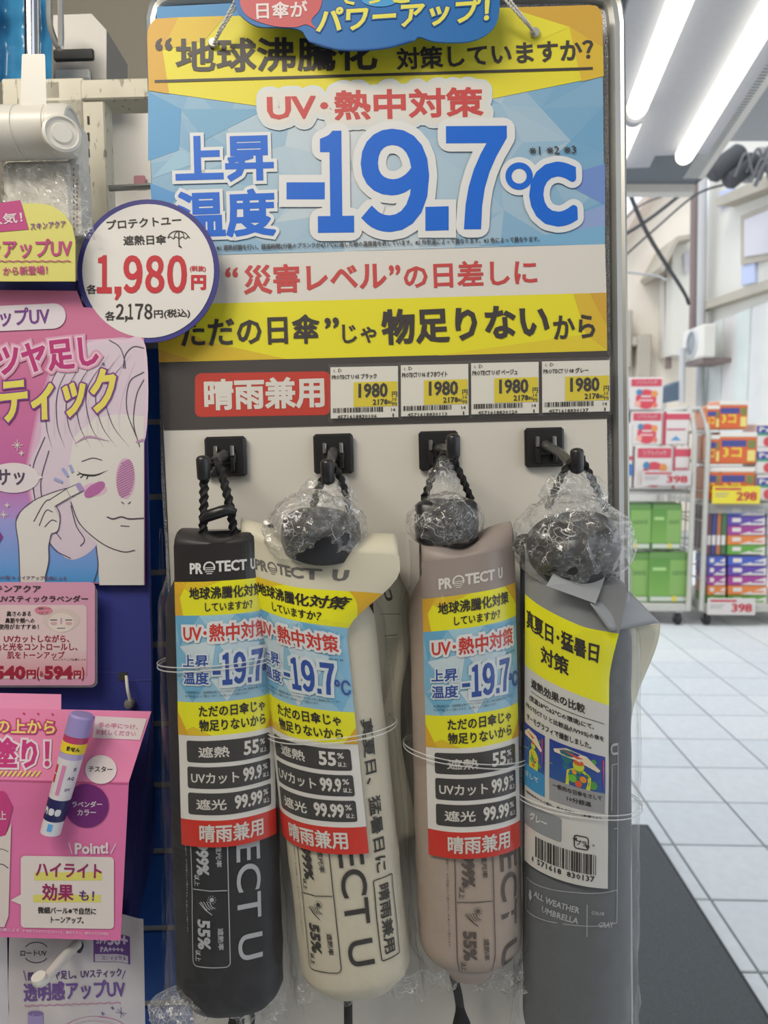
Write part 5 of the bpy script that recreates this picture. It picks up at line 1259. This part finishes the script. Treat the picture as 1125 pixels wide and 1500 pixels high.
p.line([(110, 650), (130, 640), (160, 646)], 3.5, HB, 6, 6, taper=True); p.line([(200, 648), (211, 644)], 3.5, HB, 6)
p.line([(120, 676), (136, 671), (150, 674)], 1.2, LN, 6, 5); p.line([(114, 690), (122, 695), (140, 696), (158, 689)], 2.6, INK, 6, 6, taper=True)
for a, b in (((124, 695), (118, 700)), ((130, 696), (127, 702)), ((119, 693), (113, 696))): p.line([a, b], 1.3, INK, 6)
def hatch(cx, cy, rx, ry):
    for k in range(-8, 9):
        yy = cy+k*ry/8
        hw = rx*sqrt(max(0, 1-((yy-cy)/ry)**2))
        p.line([(cx-hw, yy+hw*.5), (cx+hw, yy-hw*.5)], 1.5, C(176, 104, 160), 6)
p.circle(184, 701, 14, C(206, 170, 194), 4, ry=30, n=24); hatch(184, 701, 13, 28); p.circle(139, 717, 18, C(212, 178, 198), 4, ry=10, n=24); hatch(139, 717, 15, 9)
p.line([(178, 735), (182, 738)], 1.3, LN, 6); p.line([(188, 738), (192, 735)], 1.3, LN, 6); p.line([(157, 757), (166, 760), (178, 757), (190, 760), (211, 759)], 2, LN, 6, 5); p.line([(177, 770), (190, 771)], 1.2, LN, 6)
# hand holding a stick
hand = [(30, 853), (28, 800), (24, 765), (32, 748), (56, 730), (95, 716), (104, 718), (108, 728), (80, 742), (88, 760), (86, 778), (74, 784), (72, 800), (72, 822), (66, 853)]
p.poly(hand, SK, 6); p.line(hand[:8], 1.3, LN, 7, 4); p.line([(50, 764), (66, 736), (76, 734), (88, 752), (86, 776), (76, 782)], 1.3, LN, 8, 5); p.line([(58, 770), (68, 748), (78, 750)], 1.3, LN, 8, 5); p.line([(66, 772), (76, 762), (84, 764)], 1.3, LN, 8, 5); p.line([(76, 782), (72, 800), (72, 822), (66, 848)], 1.3, LN, 8, 5)
p.poly([(72, 733), (100, 716), (106, 728), (82, 741)], WHITE, 8); p.poly([(98, 716), (116, 708), (122, 719), (104, 728)], WHITE, 9); p.poly([(111, 710), (118, 707), (124, 718), (117, 721)], C(160, 140, 190), 10); p.line([(98, 716), (116, 708), (122, 719), (104, 728)], 1.1, LN, 10, closed=True); p.line([(72, 733), (98, 716)], 1.1, LN, 10); p.line([(82, 741), (104, 728)], 1.1, LN, 10)
for a, b in (((92, 686), (100, 698)), ((103, 681), (107, 692)), ((80, 701), (92, 706))): p.line([a, b], 4, C(150, 160, 206), 8, taper=False)
for cx, cy, r in ((26, 652, 8), (32, 664, 4), (6, 754, 6), (11, 740, 4)):
    p.line([(cx-r, cy), (cx+r, cy)], 1, WHITE, 7); p.line([(cx, cy-r), (cx, cy+r)], 1, WHITE, 7); p.line([(cx-r*.5, cy-r*.5), (cx+r*.5, cy+r*.5)], .8, WHITE, 7); p.line([(cx+r*.5, cy-r*.5), (cx-r*.5, cy+r*.5)], .8, WHITE, 7)
p.circle(20, 700, 38, C(214, 204, 208), 7, ry=22); p.text('サッ', -4, 712, 38, 710, 24, LN, .8, 9); p.poly([(50, 692), (64, 699), (50, 706)], C(214, 204, 208), 7)
p.poly([(-30, 775), (-2, 775), (5, 786), (-2, 798), (-30, 798)], C(130, 60, 130), 7)
rb = Print(lambda x, y: P(x, y, .0171), .00009)
p.poly(rr(-80, 452, 97, 489, 18, -8), C(212, 202, 210), 8); p.text('トーンアップUV', -86, 483, 74, 476, 27, C(112, 60, 130), 1.1, 10)
p.text('ツヤ足し', -2, 553, 147, 536, 45, C(176, 52, 116), 2.4, 10, outline=1.8, ocol=C(222, 190, 206), o2=7, o2col=C(204, 140, 170)); p.text('*', 150, 536, 154, 536, 5, LN, .2, 10)
p.text('スティック', -42, 626, 172, 604, 66, C(218, 206, 96), 3, 10, outline=2.2, ocol=C(120, 60, 140), slant=.08)
p.text('の隙間の夢 スキンケア活動の章 ＊ メイクアップ効果による', -80, 847, 98, 850, 6, C(120, 90, 110), .1, 9, res=1)
part('printing', p.mb, M_PRINT, po)
# price card 594
pc = thing('price_card', 'pink rounded price card reading 540 and 594 yen below the poster', 'price card', P(60, 1005, .022), 'b')
mb = card(rr(-70, 853, 139, 1004, 8), .024, .001, C(206, 150, 176)); part('card', mb, M_PRINT, pc)
mb = card(rr(-70, 860, 142, 1007, 8), .0215, .001, C(190, 180, 182)); part('backing', mb, M_PRINT, pc)
p = Print(lambda x, y: P(x, y, .0241), .0001)
p.poly(rr(-60, 886, 127, 994, 6), C(214, 190, 192), 1); p.rect(-60, 952, 127, 990, C(212, 186, 190), 2, C(206, 140, 150), ny=4)
p.text('スキンアクア', -22, 867, 60, 868, 10.5, INK, .3, 3); p.text('UVスティックラベンダー', -3, 882, 129, 882, 10, INK, .3, 3)
for t_, x0, x1, y in (('高さのある', 10, 46, 903), ('鼻筋や頬への', 8, 51, 913), ('使用がおすすめ！', -2, 57, 922)): p.text(t_, x0, y, x1, y, 8, INK, .25, 3, res=1)
p.circle(90, 908, 27, C(206, 186, 180), 2, ry=17); p.circle(90, 912, 19, C(216, 202, 194), 3, ry=14)
for sx_ in (-1, 1): p.line([(90+sx_*16, 908), (90+sx_*6, 908)], 1.3, LN, 4); p.circle(90+sx_*11, 913, 5, C(206, 160, 166), 4, ry=2.5, n=12)
p.line([(90, 905), (90, 914)], 2, C(190, 140, 170), 4); p.line([(84, 920), (96, 920)], 1, LN, 4); p.circle(64, 894, 13, C(206, 130, 150), 4, ry=6); p.text('ご使用パーツ', 54, 893, 74, 893, 3.5, INK, 0, 5, res=1); p.text('イメージ', 57, 899, 71, 899, 3.5, INK, 0, 5, res=1)
DR = C(150, 40, 60)
for t_, x0, x1, y, h in (('UVカットしながら、', 6, 102, 941, 11), ('色と光をコントロールし、', -8, 114, 953, 11.5), ('肌をトーンアップ', 11, 95, 965, 11)): p.text(t_, x0, y, x1, y, h, DR, .5, 3)
p.text('※メイクアップ効果による', 78, 968, 126, 968, 3.5, INK, 0, 3, res=1)
p.text('540', -8, 995, 38, 995, 20, DR, 1.5, 3); p.text('円', 39, 994, 53, 994, 13, DR, .7, 3); p.text('(', 54, 997, 58, 997, 20, DR, .6, 3); p.text('税込', 59, 992, 64, 992, 9, DR, .1, 3, res=1); p.text('594', 65, 995, 107, 995, 20, DR, 1.5, 3); p.text('円', 108, 994, 119, 994, 12, DR, .6, 3); p.text(')', 120, 997, 124, 997, 20, DR, .6, 3)
part('printing', p.mb, M_PRINT, pc)
# pink folded header with tester
ph = thing('tester_header', 'bright pink folded card header holding a lavender tester stick', 'display card', P(90, 1377, .03), 'b')
def wph(x, y): return .03+.018*max(0, min(1, (y-1015)/131))
def Fp(x, y): return P(x, y, wph(x, y))
PK = C(220, 118, 168)
mb = MB()
def prow(y):
    xr = 90 if y < 1021 else (91+(222-91)*0 if y < 1032 else (222-33*(y-1043)/105 if y < 1148 else 189-12*(y-1148)/229))
    return xr
V = []; ysr = [1016, 1024, 1032, 1042]
mb.grid(lambda u, v: P(-60+u*150, 1014+v*28+3*u, wph(0, 1014+v*28)), 2, 3, C(228, 142, 180))
def gq(u, v):
    y = 1042+v*104; xr = 222-33*v; x = -60+u*(xr+60); y += (u-1)*6; return P(x, y, wph(x, y))
mb.grid(gq, 4, 12, C(224, 130, 172))
def gq2(u, v):
    y = 1146+v*231; xr = 189-12*v; x = -60+u*(xr+60); y += (u-1)*7; return P(x, y, wph(x, y))
mb.grid(gq2, 4, 6, PK); o = part('card', mb, M_PRINT, ph); o.modifiers.new('t', 'SOLIDIFY').thickness = .0006
p = Print(lambda x, y: (Fp(x, y)+Vector((0, 0, .0010)), Vector((0, 0, 1))), .0001)
p.poly([(141, 1048), (216, 1052), (206, 1083), (136, 1080)], C(216, 200, 204), 1); p.text('手の甲につけ、', 145, 1065, 203, 1068, 8, C(196, 120, 150), .3, 3, res=1); p.text('お試しください', 141, 1075, 200, 1078, 8, C(196, 120, 150), .3, 3, res=1)
p.text('の上から', -4, 1072, 82, 1074, 20, C(224, 212, 110), 1.2, 4, outline=2, ocol=C(190, 60, 120)); p.text('塗り！', -8, 1123, 74, 1124, 44, C(190, 50, 120), 1.6, 4, outline=3, ocol=C(222, 205, 214))
for k in range(12): p.line([(k*7-22, 1136), (k*7-16, 1128)], 2.6, C(222, 208, 100), 4)
for k in range(3): p.circle(36+k*21, 1044+k*.6, 1.6, C(200, 60, 110), 3, n=10)
p.line([(-60, 1140), (189, 1147)], 1, C(196, 84, 134), 1)
p.circle(149, 1126, 23, C(218, 206, 206), 4, ry=21); p.text('テスター', 131, 1129, 166, 1130, 8.5, INK, .3, 6); p.circle(128, 1179, 32, C(116, 48, 116), 3, ry=32); p.text('ラベンダー', 107, 1181, 151, 1181, 9, C(220, 205, 216), .4, 6); p.text('カラー', 115, 1193, 142, 1193, 9, C(220, 205, 216), .4, 6)
p.text('Point!', 111, 1250, 160, 1249, 17, C(222, 206, 212), .8, 4); p.line([(102, 1233), (107, 1249)], 1.3, C(222, 206, 212), 4); p.line([(163, 1249), (171, 1234)], 1.3, C(222, 206, 212), 4)
p.poly(rr(32, 1252, 168, 1357, 6, 2), C(220, 210, 206), 3); p.poly([(33, 1308), (17, 1317), (33, 1324)], C(220, 210, 206), 3)
p.rect(52, 1276, 151, 1288, C(216, 208, 110), 4); p.rect(50, 1309, 149, 1320, C(216, 208, 110), 4); p.text('ハイライト', 54, 1282, 150, 1285, 21, C(150, 44, 96), 1.1, 6); p.text('効果', 63, 1317, 109, 1318, 25, C(150, 44, 96), 1.1, 6); p.text('も！', 117, 1317, 139, 1318, 15, C(90, 50, 120), .8, 6)
p.text('微細パール※で自然に', 57, 1336, 142, 1338, 10, INK, .4, 6, res=1); p.text('トーンアップ。', 76, 1350, 124, 1351, 10, INK, .4, 6, res=1)
p.text('※ 合成フルオロフロゴパイト、酸化チタン、酸化スズ(光沢剤)', 35, 1364, 160, 1369, 5, C(224, 190, 206), .1, 4, res=1); p.text('ップ効果による', -12, 1362, 30, 1363, 5, C(224, 190, 206), .1, 4, res=1)
p.poly([(-60, 1156), (8, 1158), (20, 1180), (10, 1222), (-60, 1240)], C(196, 70, 130), 3); p.text('上', 0, 1199, 11, 1199, 13, C(222, 206, 212), .5, 5)
p.poly([(-60, 1240), (10, 1222), (18, 1204), (14, 1340), (8, 1356), (-60, 1356)], C(216, 204, 198), 4); p.line([(-8, 1246), (4, 1242), (14, 1246)], 1, LN, 5, 4); p.line([(-8, 1268), (4, 1264), (14, 1270)], 1.5, LN, 5, 4)
p.poly([(60, 1216), (88, 1222), (89, 1219), (62, 1213)], C(50, 40, 50), 4)
part('printing', p.mb, M_PRINT, ph)
# tester stick
ts = thing('tester_stick', 'lavender capped cosmetic tester stick held at a tilt in the pink header', 'cosmetic stick', P(74, 1218, .055), 'b')
A_ = P(121, 1046, .052); B_ = P(74, 1219, .058); d = (B_-A_); Ls = d.length; d.normalize()
def seg(nm, a, b, ra, rb_, m, bev=0, lab=None):
    mb = MB(); pr_ = [(Ls*a, .001), (Ls*a, ra*(.86 if bev else 1)), (Ls*a+.0012, ra), (Ls*b, rb_), (Ls*b, .001)]; mb.lathe(A_, d, pr_, 32); return part(nm, mb, m, ts, lab, smooth=40)
def simple(nm, rgb, r=.4): return mat(nm, rgb, r, var=.03)
rr_ = .0076
seg('cap', 0, .17, rr_, rr_, simple('lavender', (150, 136, 190)), 1, 'lavender cap'); seg('ring', .17, .225, rr_*.97, rr_*.97, simple('magenta_ring', (176, 60, 100)), 0, 'magenta ring')
seg('tester_band', .225, .31, rr_*.98, rr_*.98, simple('yellow_band', (222, 196, 50)), 0, 'yellow band'); seg('collar', .31, .36, rr_*.95, rr_*.95, simple('lavender2', (168, 156, 196)), 0, 'lavender collar')
seg('barrel', .36, .70, rr_*.94, rr_*.86, simple('barrel_white', (206, 200, 204)), 0, 'white barrel'); seg('base_band', .70, .88, rr_*.87, rr_*.84, simple('navy_band', (36, 36, 84)), 0, 'navy band'); seg('foot', .88, 1.0, rr_*.8, rr_*.78, simple('foot_white', (206, 204, 208)), 0, 'white foot')
xs_ = d.cross(Vector((0, 0, 1))).normalized()*-1
if xs_.x < 0: xs_ = -xs_
zz_ = xs_.cross(d).normalized(); zz_ = zz_ if zz_.z > 0 else -zz_
def Fs(x, y):      # x: arc (-1..1 in radii), y: 0..1 along
    an = x; r = rr_*1.01 if y < .36 else rr_*(.955-.09*(y-.36)/.34)
    if y > .70: r = rr_*(.885-.03*(y-.7)/.18)
    if y > .88: r = rr_*.815
    n_ = xs_*sin(an)+zz_*cos(an); return (A_+d*(Ls*y)+n_*r, n_)
p = Print(Fs, .00006)
p.text('ません', -.2, .285, .85, .285, .04, INK, .003, 1, res=1)
p.rect(-.95, .42, -.6, .49, C(196, 50, 60), 1, nx=4); p.rect(-.95, .50, -.6, .57, C(196, 50, 60), 1, nx=4); p.rect(-.2, .41, .15, .66, C(206, 130, 170), 1, nx=4)
p.text('S', .8, .45, 1.1, .45, .03, C(90, 60, 120), .002, 1, res=1); p.text('AQ', .5, .53, 1.1, .53, .035, C(90, 60, 120), .002, 1, res=1); p.text('SPF', .5, .62, 1.0, .62, .025, C(90, 60, 120), .001, 1, res=1)
p.text('noo', -.9, .83, .75, .83, .06, C(206, 206, 212), .012, 1); p.rect(-.1, .9, .35, .96, C(90, 160, 220), 1, nx=3)
part('printing', p.mb, M_PRINT, ts)
# pouches at the bottom
def pouch(x0, label, full=True):
    t = thing('product_pouch', label, 'pouch', P(x0+90, 1560, .018), 'b', None)
    mb = MB()
    def f(u, v):
        yy = 1338+v*230; x = x0+u*196+8*v*(u-.5); return P(x, yy+8*sm(.8, 1, u), .02+.012*sin(pi*u)*sm(0, .4, v)+.0012*noise.noise(Vector((u*7, v*9, x0*.1))))
    mb.grid(f, 28, 26, C(200, 194, 198)); part('pack', mb, M_PRINTG, t, smooth=60)
    p = Print(lambda x, y: (f((x-x0-0)/196, (y-1338)/230), Vector((0, 0, 1))), .00012)
    L_ = C(110, 80, 150); K = C(70, 66, 76)
    o = x0-14
    p.line([(o+54+18*cos(radians(a)), 1394+14*sin(radians(a))) for a in range(-150, -20, 12)], 1.3, K, 2); p.line([(o+54+18*cos(radians(a)), 1396+14*sin(radians(a))) for a in range(30, 160, 12)], 1.3, K, 2); p.text('ロートUV', o+31, 1400, o+69, 1400, 8.5, K, .4, 3, res=1)
    for k in range(10): p.line([(o+40+k*6, 1440-k*2), (o+80+k*5, 1372)], 4, C(184, 172, 206), 1)
    p.rect(o+137, 1368, o+190, 1409, C(104, 66, 136), 2, nx=6, ny=3); p.text('SPF', o+141, 1382, o+157, 1382, 8, C(206, 196, 214), .3, 4, res=1); p.text('50+', o+158, 1384, o+187, 1384, 18, C(206, 196, 214), .8, 4); p.text('PA++++', o+147, 1394, o+181, 1394, 8, C(206, 196, 214), .4, 4, res=1); p.rect(o+139, 1397, o+187, 1408, C(200, 190, 200), 3, nx=6); p.text('スティック', o+149, 1406, o+178, 1406, 7, L_, .2, 4, res=1)
    p.text('部分用ツヤ足し。UVスティック', o+42, 1436, o+178, 1430, 13, C(90, 66, 120), .5, 4); p.line([(o+36, 1421), (o+40, 1436)], 1.2, L_, 4); p.line([(o+178, 1433), (o+183, 1419)], 1.2, L_, 4)
    p.text('透明感アップUV', o+37, 1467, o+183, 1461, 28, L_, 1.2, 4); p.line([(o+38+k*6, 1472-.2*k+1.5*(k % 2)) for k in range(24)], 1.2, C(190, 120, 160), 4, 3)
    for cx, cy, r in ((o+176, 1482, 8), (o+164, 1476, 3), (o+150, 1484, 3)): p.line([(cx-r, cy), (cx+r, cy)], .8, L_, 4); p.line([(cx, cy-r), (cx, cy+r)], .8, L_, 4); p.line([(cx-r*.6, cy-r*.6), (cx+r*.6, cy+r*.6)], .8, L_, 4)
    p.circle(o+54, 1484, 11, C(130, 110, 170), 4, ry=4); p.rect(o+43, 1484, o+65, 1560, C(160, 146, 196), 3, nx=3, ny=4)
    p.circle(o+140, 1530, 60, C(196, 130, 170), 2, ry=42); p.circle(o+140, 1532, 54, C(206, 184, 196), 3, ry=38)
    part('printing', p.mb, M_PRINTG, t)
pouch(14, 'white cosmetic pouch with purple print behind the white hook'); pouch(-186, 'white cosmetic pouch cut by the left edge of the frame')
hk = thing('display_hook', 'white rod hook with a ball end in front of the white pouch', 'hook', P(112, 1384, .02), 'b')
mb = MB(); mb.tube(cr([P(113, 1383, .03), P(96, 1400, .045), P(66, 1434, .07), P(58, 1436, .074), P(56, 1430, .075)], 8), [.0032]*24+[.004]*9, 14); part('rod', mb, MWP, hk, smooth=60)
mb = MB(); mb.tube(cr([P(110, 1378, .028), P(119, 1384, .028), P(116, 1394, .028)], 6), .0015, 8); part('clip', mb, M_BLACKP, hk)
